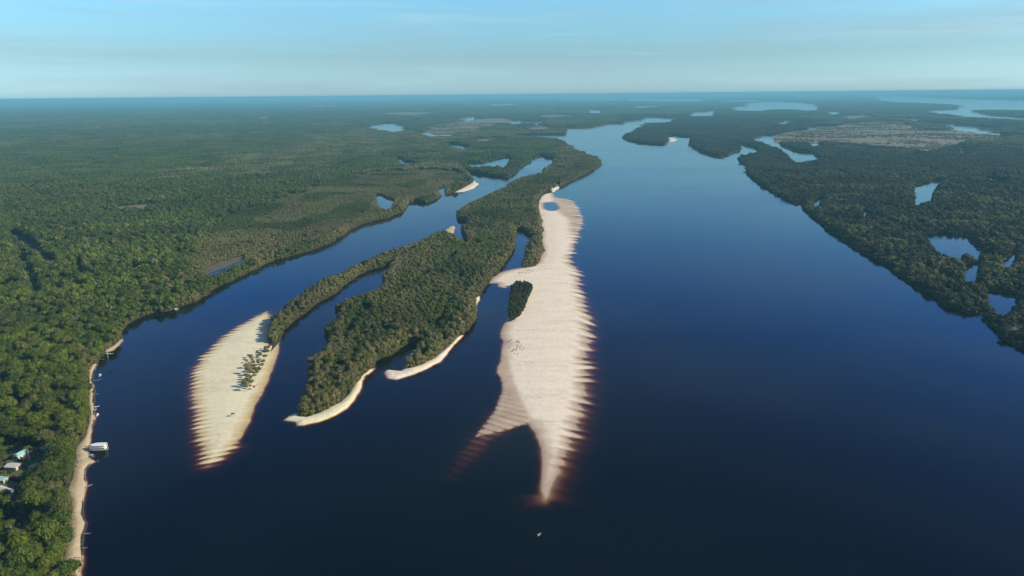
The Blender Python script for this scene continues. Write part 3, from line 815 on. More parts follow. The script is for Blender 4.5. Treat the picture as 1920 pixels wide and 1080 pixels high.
# tree kinds: unit meshes in metres, height about 14, crown radius about 5
def shape(seed, lod):
    if lod == 0: c = crown_geo(seed, 5.2, 14, 5.0, 13, 1000, .60); t = trunk_geo(seed, 14, .28)
    elif lod == 3: c = crown_geo(seed, 5.2, 14, 4.0, 12, 1000, .62, low=6); t = trunk_geo(seed, 14, .28)
    elif lod == 1: c = crown_geo(seed, 5.2, 14, 3.0, 7, 300, .95, low=5); t = tube([(0, 0, -.6), (0, 0, 9)], [.3, .2], 4)
    else: c = crown_geo(seed, 5.4, 14, 4.0, 4, 60, 1.6); t = ([], [])
    return c, t
mats = [M_bright, M_deep, M_olive, M_scrub, M_shade]
SH0 = [shape(100 + i, 0) for i in range(5)]
crown_me = {(m.name, i): mesh_of('crown', SH0[i][0], [m]) for m in (M_bright, M_deep, M_olive, M_grey) for i in range(5)}
trunk_me = [mesh_of('trunk', SH0[i][1], [M_bark]) for i in range(5)]
def joined(sh, m, bark=M_bark):
    c, t = sh
    return mesh_of('tree', merge(c, t), [m, bark], split=len(c[1]))
NV = 3
SHN = [shape(150 + i, 3) for i in range(3)]
near_c = variant_collection('near_tree', [joined(SHN[i], m) for m in (M_bright, M_deep, M_olive, M_shade, M_grey) for i in range(NV)])
near_c5 = variant_collection('island_tree', [joined(SHN[i], m) for m in (M_bright, M_deep, M_olive, M_scrub, M_grey) for i in range(NV)])
SH1 = [shape(200 + i, 1) for i in range(NV)]
mid_c = variant_collection('mid_tree', [joined(SH1[i], m) for m in (M_bright, M_deep, M_olive, M_scrub, M_shade) for i in range(NV)])

# far forest: tracts 60 m across with real crowns on them
def tract(seed, m, size, spacing, rad, h):
    r = random.Random(seed); parts = []
    k = int(size / spacing)
    for i in range(k):
        for j in range(k):
            x = (i + .5) * spacing - size / 2 + r.uniform(-.35, .35) * spacing
            y = (j + .5) * spacing - size / 2 + r.uniform(-.35, .35) * spacing
            s = r.uniform(.75, 1.25) * rad / 5.0
            V, F = [], []
            hh = h * r.uniform(.78, 1.15)
            for lb in range(2):
                b = len(V); ox, oy = r.uniform(-2, 2) * s, r.uniform(-2, 2) * s
                for v in ICO1[0]:
                    q = 1 + r.uniform(-.25, .25)
                    V.append((x + ox + v[0] * 3.8 * s * q, y + oy + v[1] * 3.8 * s * q, hh - 3.5 * s + v[2] * 3.8 * s * q))
                F += [[a + b for a in f] for f in ICO1[1] if sum(V[a + b][2] for a in f) / 3 > hh - 5.6 * s]
            for _ in range(7):
                b = len(V); px_, py_, pz_ = x + r.uniform(-4, 4) * s, y + r.uniform(-4, 4) * s, hh + r.uniform(-3, .9) * s
                w_ = 1.7 * s
                V += [(px_ - w_, py_ - w_ * .4, pz_ + r.uniform(-1, 1) * s), (px_ + w_ * .4, py_ - w_, pz_), (px_ + w_, py_ + w_ * .5, pz_ + r.uniform(-1, 1) * s)]
                F.append([b, b + 1, b + 2])
            parts.append((V, F))
    V, F = merge(*parts)
    b = len(V); e = size * .47                            # dark understorey skirt closing the tract's sides
    return mesh_of('tract', (V, F), [m])
far_c = variant_collection('far_tract', [tract(300 + i, m, 60, 7.5, 4.3, 13) for m in (M_deep, M_olive, M_shade, M_scrub) for i in range(2)])

def grid_points(y0, y1, sp, fan=0.87, pad=90):
    ys = np.arange(y0, y1, sp * .866)
    out = []
    for k, y in enumerate(ys):
        hw = fan * y + pad
        xs = np.arange(-hw, hw, sp) + (sp * .5 if k % 2 else 0)
        out.append(np.stack([xs, np.full(xs.shape, y)], 1))
    P = np.concatenate(out)
    P += rng.uniform(-.34, .34, P.shape) * sp
    return P

def on_land(P, clearance=1.5):
    X, Y = P[:, 0].copy(), P[:, 1].copy()
    ok = ~inside(river_w, X, Y)
    for p in ponds_w + marsh_w + clear_w + field_w + creek_w + BARE:
        ok &= ~inside(p, X, Y)
    i = np.where(ok)[0]
    d = dist_to(river_w, X[i], Y[i])
    ym = Y.max() + 50
    for p in ponds_w:
        if min(q[1] for q in p) < ym: d = np.minimum(d, dist_to(p, X[i], Y[i]))
    keep = d > clearance
    ok[:] = False; ok[i[keep]] = True
    D = np.full(len(P), 1e9); D[i] = d
    return ok, D

def in_px(P, poly, z=0):
    px, py, _ = project(np.column_stack([P, np.full(len(P), z)]))
    return inside(poly, px, py)
ISLAND_ZONE = [(498,665),(498,580),(640,498),(800,425),(850,392),(900,355),(950,333),(962,345),(1000,325),(1060,255),(1140,275),(1140,318),(1046,362),(1030,475),(1000,610),(880,660),(700,770),(530,810)]
SCRUB_ZONE = [(380,452),(430,405),(520,375),(600,345),(700,322),(800,312),(870,318),(900,345),(850,362),(760,400),(700,425),(600,480),(520,500),(430,540),(360,580),(325,590),(345,510)]
RIGHT_ZONE = [(1160,215),(2200,215),(2400,900),(1900,680),(1500,410),(1380,310),(1280,290),(1150,262)]

def classify(P):
    P = P + np.stack([vnoise(P[:, 0] / 60, P[:, 1] / 60, 91) * 28 + vnoise(P[:, 0] / 17, P[:, 1] / 17, 92) * 14, vnoise(P[:, 0] / 80, P[:, 1] / 80, 93) * 60 + vnoise(P[:, 0] / 20, P[:, 1] / 20, 94) * 25], 1) * np.clip((P[:, 1:2] - 300) / 900, 0, 1.5)
    isl = in_px(P, ISLAND_ZONE); scr = in_px(P, SCRUB_ZONE); rt = in_px(P, RIGHT_ZONE) & ~isl
    return isl, scr & ~isl, rt

# every single tree out to 2.4 km: two densities, broad crowns on the mainland, small ones on island and scrub
P = grid_points(190, 2400, 6.9)
ok, D = on_land(P, 2.5)
P, D = P[ok], D[ok]
isl, scr, rt = classify(P)
isl = isl | in_px(P, ISLAND_ZONE); big = ~(isl | (scr & in_px(P, SCRUB_ZONE)))
Pb, Db, rtb = P[big], D[big], rt[big]
keep = (np.hypot(Pb[:, 0], Pb[:, 1]) < 2400)
Pb, Db, rtb = Pb[keep], Db[keep], rtb[keep]
Q = grid_points(380, 2400, 5.2)
iq = in_px(Q, ISLAND_ZONE) | in_px(Q, SCRUB_ZONE)
Q = Q[iq]; ok, Dq = on_land(Q, 1.2); Q, Dq = Q[ok], Dq[ok]
islq, scrq, _ = classify(Q)
islq = islq | (~scrq & in_px(Q, ISLAND_ZONE)); scrq = scrq | (~islq)

patchn = vnoise(Pb[:, 0] / 70, Pb[:, 1] / 70, 31) + .6 * vnoise(Pb[:, 0] / 25, Pb[:, 1] / 25, 32)
RSW = [ground(q) for q in ([(1618,399),(1650,412),(1690,428),(1733,440)], [(1832,458),(1795,440),(1760,424),(1700,402),(1655,386)], [(1960,436),(1900,462),(1848,470)], [(1838,500),(1880,500),(1940,470)],
       [(1445,372),(1500,350),(1560,345)], [(1560,420),(1620,430),(1680,452)], [(28,455),(60,520),(75,560)])]
gap = (vnoise(Pb[:, 0] / 16, Pb[:, 1] / 16, 41) < -.56) & (Db > 14)
for q in RSW: gap |= dist_to(q, Pb[:, 0], Pb[:, 1], closed=False) < 6 + 3 * vnoise(Pb[:, 0] / 30, Pb[:, 1] / 30, 48)
Pb, Db, rtb, patchn = Pb[~gap], Db[~gap], rtb[~gap], patchn[~gap]
n = len(Pb)
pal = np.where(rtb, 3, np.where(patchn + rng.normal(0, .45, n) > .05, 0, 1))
dist = np.hypot(Pb[:, 0], Pb[:, 1])
pal = np.where(~rtb & (pal == 0) & (dist > 900) & (rng.random(n) < (dist - 900) / 1200), 1, pal)
pal = np.where(~rtb & (rng.random(n) < .10), 2, pal)
pal = np.where(rtb & (patchn + rng.normal(0, .3, n) > .45), 2, pal)
sz = (.52 + .88 * rng.random(n) ** 1.9) * np.where(rtb, .95, 1.0)
hz = rng.uniform(.66, 1.06, n) * (.60 + .5 * sz) * (1 + .12 * patchn) * np.where(rtb, .95, 1.0)
edge = np.clip(Db / 14, 0, 1)
hz *= np.where(rtb, 1 + .30 * vnoise(Pb[:, 0] / 32, Pb[:, 1] / 32, 45) + .15 * vnoise(Pb[:, 0] / 90, Pb[:, 1] / 60, 46), 1 + .12 * vnoise(Pb[:, 0] / 40, Pb[:, 1] / 40, 47))
hz = np.where(rtb, np.minimum(hz * .86, 1.12), hz)
hz *= .66 + .34 * edge; sz *= .80 + .20 * edge

# the largest-looking ones become trees of their own
px, py, dz = project(np.column_stack([Pb, np.full(n, 9.0)]))
vis = (px > -6) & (px < 1926) & (py > 0) & (py < 1092)
rank = np.where(vis & (Pb[:, 0] < 0), dz / sz, 1e9)
single = np.zeros(n, bool); single[np.argsort(rank)[:288]] = True

TREE_GROUP = 'broadleaf trees behind the village beach'
KINDS = {0: (M_bright, 'bright green'), 1: (M_deep, 'dark green'), 2: (M_olive, 'olive green')}
MARKS = [((38, 850), 'turquoise-roofed house'), ((25, 872), 'pale grey-roofed house'), ((74, 875), 'worn green-roofed house'), ((6, 918), 'long whitish-roofed house'),
         ((47, 1001), 'blue-grey roofed shed'), ((184, 840), 'white riverboat'), ((164, 912), 'slanting grey-white canoe'), ((163, 1001), 'second lowest canoe'),
         ((183, 779), 'white runabout'), ((181, 739), 'canoe off narrow beach'), ((188, 704), 'lone white covered boat'), ((206, 663), 'longest white canoe'),
         ((50, 766), 'half-hidden grey-roofed house'), ((6, 787), 'low cream house'), ((199, 650), 'lower stony-beach palm'), ((172, 640), 'upper stony-beach palm'), ((128, 712), 'palm behind the upper beach'),
         ((112, 800), 'inland village palm')]
MARKW = [(at(*m[0]), m[1]) for m in MARKS]
NTH = ['nearest it', 'second nearest'] + [w_ + ' nearest' for w_ in 'third fourth fifth sixth seventh eighth ninth tenth eleventh twelfth thirteenth fourteenth fifteenth sixteenth seventeenth eighteenth nineteenth twentieth twenty-first twenty-second twenty-third twenty-fourth twenty-fifth twenty-sixth twenty-seventh twenty-eighth twenty-ninth thirtieth thirty-first thirty-second thirty-third thirty-fourth thirty-fifth thirty-sixth thirty-seventh thirty-eighth thirty-ninth fortieth'.split()]
def size_word(v): return 'large' if v > .95 else 'small' if v < .66 else 'mid-sized'
tree_label = {}
cand = []
for i in np.where(single)[0]:
    x, y = float(Pb[i, 0]), float(Pb[i, 1])
    d_, (mx_, my_), nm_ = min((math.hypot(x - m[0][0], y - m[0][1]), m[0], m[1]) for m in MARKW)
    dx, dy = x - mx_, y - my_
    rel = ('upriver of' if dy > 0 else 'downriver of') if abs(dy) > abs(dx) else ('inland of' if dx < 0 else 'riverside of')
    cand.append((d_, i, '%s %s tree %s the %s' % (size_word(sz[i]), KINDS[int(pal[i])][1], rel, nm_)))
seen_ = {}
for d_, i, lb in sorted(cand):
    k = seen_.get(lb, 0); seen_[lb] = k + 1
    tree_label[i] = lb + ', ' + NTH[min(k, len(NTH) - 1)]
for i in np.where(single)[0]:
    x, y = float(Pb[i, 0]), float(Pb[i, 1]); k = int(rng.integers(0, 5))
    m, cw = KINDS[int(pal[i])]
    e = bpy.data.objects.new('broadleaf_tree', None); COL.objects.link(e)
    e.location = (x, y, LAND_Z); e.rotation_euler = (0, 0, float(rng.uniform(0, 6.28)))
    e.scale = (float(sz[i]), float(sz[i]), float(hz[i])); e.empty_display_size = .5
    tag(e, tree_label[i], 'tree', group=TREE_GROUP)
    a = bpy.data.objects.new('trunk', trunk_me[k]); COL.objects.link(a); a.parent = e
    b = bpy.data.objects.new('crown', crown_me[(m.name, k)]); COL.objects.link(b); b.parent = e

rest = ~single
nearm = rest & (dist < 900)
grey = rng.random(n) < .03
pk = np.where(grey, 4, pal) * NV + rng.integers(0, NV, n)
left = Pb[:, 0] < 0
forest('forest', Pb[nearm & left], pk[nearm & left], sz[nearm & left], hz[nearm & left], near_c, 'dense green rainforest behind the village beach')
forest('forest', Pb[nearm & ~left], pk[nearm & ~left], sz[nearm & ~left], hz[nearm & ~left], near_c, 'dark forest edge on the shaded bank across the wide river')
PALMID = {0: 0, 1: 1, 2: 2, 3: 4}
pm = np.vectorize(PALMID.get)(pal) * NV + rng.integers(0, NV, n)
m1 = rest & (dist >= 900) & ~rtb; m2 = rest & (dist >= 900) & rtb
forest('forest', Pb[m1], pm[m1], sz[m1], hz[m1], mid_c, 'unbroken rainforest stretching back from the inner channel')
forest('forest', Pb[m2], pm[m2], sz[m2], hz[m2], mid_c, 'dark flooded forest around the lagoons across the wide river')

# island and scrub trees
nq = len(Q)
dn = vnoise(Q[:, 0] / 45, Q[:, 1] / 60, 51)
szq = rng.uniform(.50, .85, nq) * np.where(scrq, .80, 1.0)
hzq = rng.uniform(.52, .80, nq) * (1 + .15 * dn) * np.where(scrq, .62, 1.0) * (.72 + .28 * np.clip(Dq / 9, 0, 1))
DR = dist_to(river_w, Q[:, 0], Q[:, 1])
lev = np.clip(1.2 - np.abs(DR - 10) / 12, 0, 1)
hzq *= 1 + np.where(scrq, 1.0, .25) * lev; szq *= 1 + .25 * lev * scrq
dq = np.hypot(Q[:, 0], Q[:, 1])
kq = np.where(scrq, np.where(rng.random(nq) < .55, 3, 2), 2)
kq = np.where(~scrq & (dn + rng.normal(0, .35, nq) > .25), 1, kq)
SWALE = [ground([(878,461),(869,466),(841,492),(808,511),(772,539),(735,560),(710,572)]), ground([(700,585),(685,592),(668,612),(652,630),(645,648)]),
         ground([(870,416),(885,414),(905,405),(930,395)]), ground([(790,640),(812,622),(835,600)]), ground([(735,492),(752,484),(775,470)])]
kq = np.where((Dq < 16) & (rng.random(nq) < .75), 3, kq)  # paler leaves near the shore: the sunlit bank edge is put into the colour
kq = np.where(scrq & (vnoise(Q[:, 0] / 70, Q[:, 1] / 90, 57) > .25), 1, kq)
gapq = (vnoise(Q[:, 0] / 9, Q[:, 1] / 13, 61) < -.60) & (Dq > 6)
gapq |= scrq & (DR > 22) & (DR < 22 + 6 * vnoise(Q[:, 0] / 40, Q[:, 1] / 40, 58))
for sw in SWALE: gapq |= dist_to(sw, Q[:, 0], Q[:, 1], closed=False) < 4.5 + 2.5 * vnoise(Q[:, 0] / 30, Q[:, 1] / 30, 66)
a = islq & (dq < 760) & ~gapq; b = islq & (dq >= 760) & ~gapq; c = scrq & ~gapq
kq = np.where((dq < 760) & (rng.random(nq) < .02), 4, kq)
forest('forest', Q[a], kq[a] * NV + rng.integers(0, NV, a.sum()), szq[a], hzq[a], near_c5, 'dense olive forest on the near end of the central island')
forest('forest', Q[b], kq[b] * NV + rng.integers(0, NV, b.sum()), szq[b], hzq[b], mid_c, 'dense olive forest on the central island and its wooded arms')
forest('forest', Q[c], kq[c] * NV + rng.integers(0, NV, c.sum()), szq[c], hzq[c], mid_c, 'low brownish flooded scrub behind the inner channel bank', cat='scrub')

# undergrowth closing the forest's edge down to the water
U = grid_points(250, 2300, 4.0)
ok, Du = on_land(U, .3)
okb = ok & (Du < 11); U, Du = U[okb], Du[okb]
islu, scru, rtu = classify(U)
ku = np.where(rtu, 4, np.where(rng.random(len(U)) < .7, 3, 2))  # off the dark bank, paler scrub leaves paint in the sunlit forest edge
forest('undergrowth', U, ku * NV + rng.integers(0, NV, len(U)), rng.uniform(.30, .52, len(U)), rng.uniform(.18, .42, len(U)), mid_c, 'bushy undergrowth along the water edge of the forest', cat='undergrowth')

Y2 = grid_points(250, 620, 3.2)
yk = np.zeros(len(Y2), bool)
for p in clear_w: yk |= inside(p, Y2[:, 0], Y2[:, 1])
Y2 = Y2[yk & (rng.random(len(Y2)) < .30)]
forest('shrubbery', Y2, rng.integers(0, 2, len(Y2)) * NV + rng.integers(0, NV, len(Y2)), rng.uniform(.10, .26, len(Y2)), rng.uniform(.08, .22, len(Y2)), mid_c, 'garden bushes between the village houses', cat='bushes')

# small woods standing on the long sandbar, between sand and side channel
W1 = ground([(960,540),(972,536),(990,534),(997,540),(993,555),(987,570),(977,590),(966,600),(956,604),(955,585),(957,560)])
W2 = ground([(975,506),(990,504),(1004,508),(990,515),(975,518),(965,520)])
W3 = ground([(953,640),(965,632),(975,640),(985,655),(975,668),(958,668)])
P3 = grid_points(560, 1400, 3.6)
k1 = inside(W1, P3[:, 0], P3[:, 1]); k2 = inside(W2, P3[:, 0], P3[:, 1]) & (rng.random(len(P3)) < .45); k3 = inside(W3, P3[:, 0], P3[:, 1]) & (rng.random(len(P3)) < .35)
kk = k1 | k2 | k3; Pk = P3[kk]
s_ = np.where(k1[kk], rng.uniform(.34, .56, len(Pk)), rng.uniform(.05, .14, len(Pk)))
forest('shrubbery', Pk, 4 * NV + rng.integers(0, NV, len(Pk)), s_, s_ * np.where(k1[kk], 1.0, .6), mid_c, 'dark low thicket growing on the channel side of the long sandbar', z=.6, cat='thicket')

# far forest tracts
def tracts(y0, y1, size, sc, zs, label, clear):
    T = grid_points(y0 * .70, y1, size, pad=400)
    rr = np.hypot(T[:, 0], T[:, 1]); T = T[(rr >= y0) & (rr < y1)]
    X, Y = T[:, 0], T[:, 1]
    ok = ~inside(river_w, X, Y)
    for p in ponds_w + marsh_w: ok &= ~inside(p, X, Y)
    T = T[ok]; X, Y = T[:, 0].copy(), T[:, 1].copy()
    d = dist_to(river_w, X, Y)
    near = np.minimum(1, 1)
    for p in ponds_w:
        bb = np.array(p); 
        if bb[:, 1].max() < y0 or bb[:, 1].min() > y1: continue
        d = np.minimum(d, dist_to(p, X, Y))
    T, d = T[d > size * clear], d[d > size * clear]
    isl, scr, rt = classify(T)
    cx = rng.random(len(T)); nn = vnoise(T[:, 0] / 500, T[:, 1] / 900, 71) + rng.normal(0, .3, len(T))
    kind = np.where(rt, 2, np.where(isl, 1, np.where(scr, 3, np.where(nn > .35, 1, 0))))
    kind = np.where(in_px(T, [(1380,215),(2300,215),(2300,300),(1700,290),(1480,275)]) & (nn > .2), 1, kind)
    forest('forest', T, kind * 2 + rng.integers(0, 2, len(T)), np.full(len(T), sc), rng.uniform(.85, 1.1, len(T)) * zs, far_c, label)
tracts(2400, 5200, 54, 1.0, 1.0, 'mosaic of forest and flooded woods beyond the island', .56)
tracts(5200, 13000, 108, 2.0, 1.15, 'hazy blue-green forest far up the river', .5)
tracts(13000, 59500, 320, 6.0, 1.3, 'forest plain fading blue at the horizon', .45)
# ragged shore trees where tracts stop short of the water
P4 = grid_points(1650, 5300, 10.5)
r4 = np.hypot(P4[:, 0], P4[:, 1]); P4 = P4[(r4 >= 2400) & (r4 < 5200)]
X, Y = P4[:, 0].copy(), P4[:, 1].copy()
ok = ~inside(river_w, X, Y)
for p in ponds_w + marsh_w + [creek_w[2]]: ok &= ~inside(p, X, Y)
P4 = P4[ok]; X, Y = P4[:, 0].copy(), P4[:, 1].copy()
d = dist_to(river_w, X, Y)
for p in ponds_w + marsh_w:
    if min(q[1] for q in p) < 5400: d = np.minimum(d, dist_to(p, X, Y))
s = (d > 6) & (d < 52); P4 = P4[s]
isl, scr, rt = classify(P4)
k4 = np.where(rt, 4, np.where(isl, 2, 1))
n4 = len(P4)
forest('forest', P4, k4 * NV + rng.integers(0, NV, n4), rng.uniform(.85, 1.3, n4), rng.uniform(.55, .9, n4), mid_c, 'tree belts lining the distant channels and lagoons')
# scattered bushes on the marsh
P5 = grid_points(2600, 6500, 19, pad=0)
mk = np.zeros(len(P5), bool)
for p in marsh_w: mk |= inside(p, P5[:, 0], P5[:, 1])
mk &= (vnoise(P5[:, 0] / 170, P5[:, 1] / 120, 81) + rng.normal(0, .45, len(P5))) > .12
P5 = P5[mk]
forest('shrubbery', P5, 3 * NV + rng.integers(0, NV, len(P5)), rng.uniform(.7, 1.7, len(P5)), rng.uniform(.15, .35, len(P5)), mid_c, 'loose bushes dotting the tan marsh', cat='bushes')

# ------------------------------------------------------------------ young trees on the golden sandbar, each its own
sh_s = [crown_geo(500 + i, 2.0, 4.4, 1.0, 7, 150, .42) for i in range(4)]
sh_t = [trunk_geo(500 + i, 4.4, .09, 3) for i in range(4)]
sm = [mesh_of('crown', g, [M_scrub]) for g in sh_s]; st = [mesh_of('trunk', g, [M_bark]) for g in sh_t]
sap = [(466,672),(470,676),(474,680),(463,683),(468,688),(472,692),(476,686),(462,692),(467,697),(473,699),(478,695),(465,703),(470,706),(475,705),(481,701),(461,709),(466,713),(471,715),
       (477,711),(483,707),(463,719),(468,722),(473,725),(465,728),(461,733),(484,668),(489,673),(494,667),(498,676),(490,681),(485,687),(495,686),(501,668),(503,659),(497,655),(506,655),
       (486,695),(491,691),(478,731),(470,730),(488,700),(458,726),(499,662),(483,676)]
nth_ = {}; ORD = 'first second third fourth fifth sixth seventh eighth ninth tenth eleventh twelfth thirteenth fourteenth fifteenth sixteenth seventeenth eighteenth nineteenth twentieth'.split()
for i, (x, y) in enumerate(sorted(sap, key=lambda q: q[1])):
    k = i % 4; X_, Y_ = at(x + rng.uniform(-1, 1), y + rng.uniform(-1, 1))
    e = bpy.data.objects.new('young_tree', None); COL.objects.link(e); e.location = (X_, Y_, 1.0)
    s = float(rng.uniform(.6, 1.35)); e.scale = (s, s, s * float(rng.uniform(.9, 1.3))); e.rotation_euler = (0, 0, i * 1.7)
    wh = ('in the golden sandbar grove' if x < 480 else 'between sandbar grove and strip')
    if y > 722: wh = 'ending the golden sandbar grove'
    elif y < 664: wh = 'at the wooded strip end'
    key = ('tall' if s > .9 else 'low') + ' young olive-green tree ' + wh
    nth_[key] = nth_.get(key, 0) + 1
    tag(e, key + ', ' + ORD[min(nth_[key] - 1, 19)] + ' from upriver', 'young tree', group='young trees on the golden sandbar')
    for nm, me in (('crown', sm[k]), ('trunk', st[k])):
        o = bpy.data.objects.new(nm, me); COL.objects.link(o); o.parent = e

# ------------------------------------------------------------------ palms
def palm_geo(h):
    cr = []
    r = random.Random(int(h * 10))
    for k in range(13):
        a = k * 2.4; up = r.uniform(.1, .9)
        prev = None; V, F = [], []
        for j in range(6):
            t = j / 5; rr = 3.2 * t; z = h + up * 1.6 * t - 2.3 * t * t
            wd = .55 * math.sin(math.pi * min(.97, t * .9 + .1))
            c_, s_ = math.cos(a), math.sin(a)
            V += [(c_ * rr - s_ * wd, s_ * rr + c_ * wd, z - .25), (c_ * rr, s_ * rr, z), (c_ * rr + s_ * wd, s_ * rr - c_ * wd, z - .25)]
            if j: b = (j - 1) * 3; F += [[b, b + 1, b + 4, b + 3], [b + 1, b + 2, b + 5, b + 4]]
        cr.append((V, F))
    return merge(*cr), tube([(0, 0, -.5), (.2, 0, h * .5), (0, 0, h)], [.26, .2, .16], 7)
pg = [palm_geo(h) for h in (12.0, 15.5)]
pc = [mesh_of('crown', g[0], [M_bright]) for g in pg]; ptk = [mesh_of('trunk', g[1], [M_palebark]) for g in pg]
for i, (x, y, wh) in enumerate([(46,490,'far inland near the shaded creek, upper of the pair'),(22,502,'far inland near the shaded creek, lower of the pair'),(60,556,'inland below the shaded creek'),(199,650,'over the short stony beach'),
        (172,640,'uphill of the short stony beach'),(128,712,'behind the upper village beach'),(50,838,'rising beside the turquoise-roofed house'),(91,842,'behind the pale green-roofed long house'),
        (18,978,'left standing behind the lowest houses'),(131,811,'behind the beach above the riverboat'),(112,800,'in the trees above the riverboat, inland of the beach palm'),(150,760,'at the edge of the upper beach')]):
    X_, Y_ = at(x, y, 12)
    e = bpy.data.objects.new('palm_tree', None); COL.objects.link(e); e.location = (X_, Y_, LAND_Z); e.rotation_euler = (0, 0, i * 1.1)
    tag(e, 'pale-trunked palm ' + wh, 'palm tree', group='palms in the village forest')
    for nm, me in (('crown', pc[i % 2]), ('trunk', ptk[i % 2])):
        o = bpy.data.objects.new(nm, me); COL.objects.link(o); o.parent = e

# ------------------------------------------------------------------ houses
def box(x0, x1, y0, y1, z0, z1):
    return ([(x0, y0, z0), (x1, y0, z0), (x1, y1, z0), (x0, y1, z0), (x0, y0, z1), (x1, y0, z1), (x1, y1, z1), (x0, y1, z1)],
            [[3, 2, 1, 0], [4, 5, 6, 7], [0, 1, 5, 4], [1, 2, 6, 5], [2, 3, 7, 6], [3, 0, 4, 7]])
M_white = plain('white_paint', (.80, .80, .78), .45, var=.05)
M_teal = plain('turquoise_roof', (.34, .62, .55), .5, var=.18)
M_roofw = plain('pale_grey_roof', (.55, .56, .52), .55, var=.14)
M_green = plain('worn_green_roof', (.20, .36, .33), .6, var=.35, scale=.9)
M_blue = plain('blue_grey_roof', (.34, .40, .48), .5, var=.15)
M_wallc = plain('cream_wall', (.55, .50, .42), .8)
M_wood = plain('weathered_wood', (.22, .17, .12), .85, var=.25)
M_dark = plain('dark_opening', (.03, .03, .035), .3)
M_hullb = plain('blue_boat_paint', (.12, .20, .36), .4)
M_hullg = plain('grey_green_hull', (.28, .34, .32), .4)
M_alu = plain('dull_aluminium', (.48, .50, .52), .42, metal=.5)

def part(name, geo, mat, parent):
    return mesh_obj(name, geo[0], geo[1], mat, parent)

def roof_geo(w_, l_, h, rise, over=.6, th=.12):
    """gable roof with real thickness and corrugation ribs, ridge along y"""
    V, F = [], []
    hw, hl = w_ / 2 + over, l_ / 2 + over
    for s in (-1, 1):
        b = len(V)
        n = max(8, int(hl * 2 / .5))
        for k in range(n + 1):
            y = -hl + 2 * hl * k / n; dz = .05 if k % 2 else 0
            V += [(0, y, h + rise + dz), (s * hw, y, h - .12 + dz), (s * hw, y, h - .12 - th), (0, y, h + rise - th)]
        for k in range(n):
            a = b + k * 4
            F += [[a, a + 1, a + 5, a + 4], [a + 1, a + 2, a + 6, a + 5], [a + 2, a + 3, a + 7, a + 6]]
        F += [[b, b + 1, b + 2, b + 3], [b + n * 4 + 3, b + n * 4 + 2, b + n * 4 + 1, b + n * 4]]
    return V, F
def house(px_, py_, w_, l_, h, rise, rot, roofm, wallm, label, z=None):
    X_, Y_ = at(px_, py_, LAND_Z + h)
    e = bpy.data.objects.new('house', None); COL.objects.link(e); e.location = (X_, Y_, LAND_Z); e.rotation_euler = (0, 0, R(rot))
    tag(e, label, 'house', group='houses of the riverside village')
    V, F = box(-w_ / 2, w_ / 2, -l_ / 2, l_ / 2, -.5, h)
    b = len(V); V += [(0, -l_ / 2, h + rise - .1), (0, l_ / 2, h + rise - .1)]
    F += [[4, 5, b], [6, 7, b + 1]]
    part('wall', (V, F), wallm, e)
    part('roof', roof_geo(w_, l_, h + .06, rise), roofm, e)
    part('door', box(w_ / 2 - .04, w_ / 2 + .05, -.45, .45, .05, 2.1), M_wood, e)
    for s in (-1, 1):
        for y in (-l_ * .3, l_ * .3):
            wn = part('window', box(s * w_ / 2 - .05, s * w_ / 2 + .05, y - .5, y + .5, 1.1, 2.1), M_wood, e)
            part('pane', box(s * w_ / 2 - .06, s * w_ / 2 + .065, y - .4, y + .4, 1.2, 2.0), M_dark, wn)
    for s in (-1, 1):
        wn = part('window', box(-.6, .6, s * l_ / 2 - .05, s * l_ / 2 + .05, 1.1, 2.1), M_wood, e)
        part('pane', box(-.5, .5, s * l_ / 2 - .065, s * l_ / 2 + .065, 1.2, 2.0), M_dark, wn)
    return e
house(38, 850, 5.5, 7.5, 2.9, 1.3, -20, M_teal, M_white, 'small house with turquoise corrugated roof beside the village path')
house(25, 872, 5.5, 8.0, 2.7, 1.0, 84, M_roofw, M_wallc, 'house with pale grey roof below the turquoise-roofed one')
house(74, 875, 6.5, 11.0, 2.8, 1.2, 72, M_green, M_wood, 'long low house with worn mottled green roof by the dirt path')
house(6, 918, 5.0, 13.0, 2.8, 1.0, 66, M_roofw, M_white, 'long narrow house with whitish roof cut by the picture edge')
house(47, 1001, 4.6, 13.0, 2.8, 1.0, 75, M_blue, M_wood, 'long shed with blue-grey roof in the shaded lowest clearing')
house(22, 1003, 3.2, 3.6, 4.6, 1.1, 20, M_white, M_white, 'tall narrow white hut beside the blue-grey roofed shed')
house(50, 766, 5.0, 6.0, 2.7, 1.0, 60, M_roofw, M_wallc, 'grey-roofed house half hidden by trees uphill of the village')
house(33, 765, 3.6, 4.0, 2.7, .9, 10, M_white, M_wallc, 'tiny white-roofed hut next to the half hidden grey-roofed house')
house(6, 787, 4.0, 7.0, 2.7, .9, 80, M_roofw, M_wallc, 'low cream house at the picture edge, highest of the village')
house(4, 897, 4.0, 5.5, 2.7, .9, 80, M_teal, M_wallc, 'low hut with pale green roof behind the long whitish roof')
house(84, 839, 4.0, 5.0, 2.6, .9, 65, M_blue, M_wood, 'small dark blue-roofed hut in the shade uphill of the path')

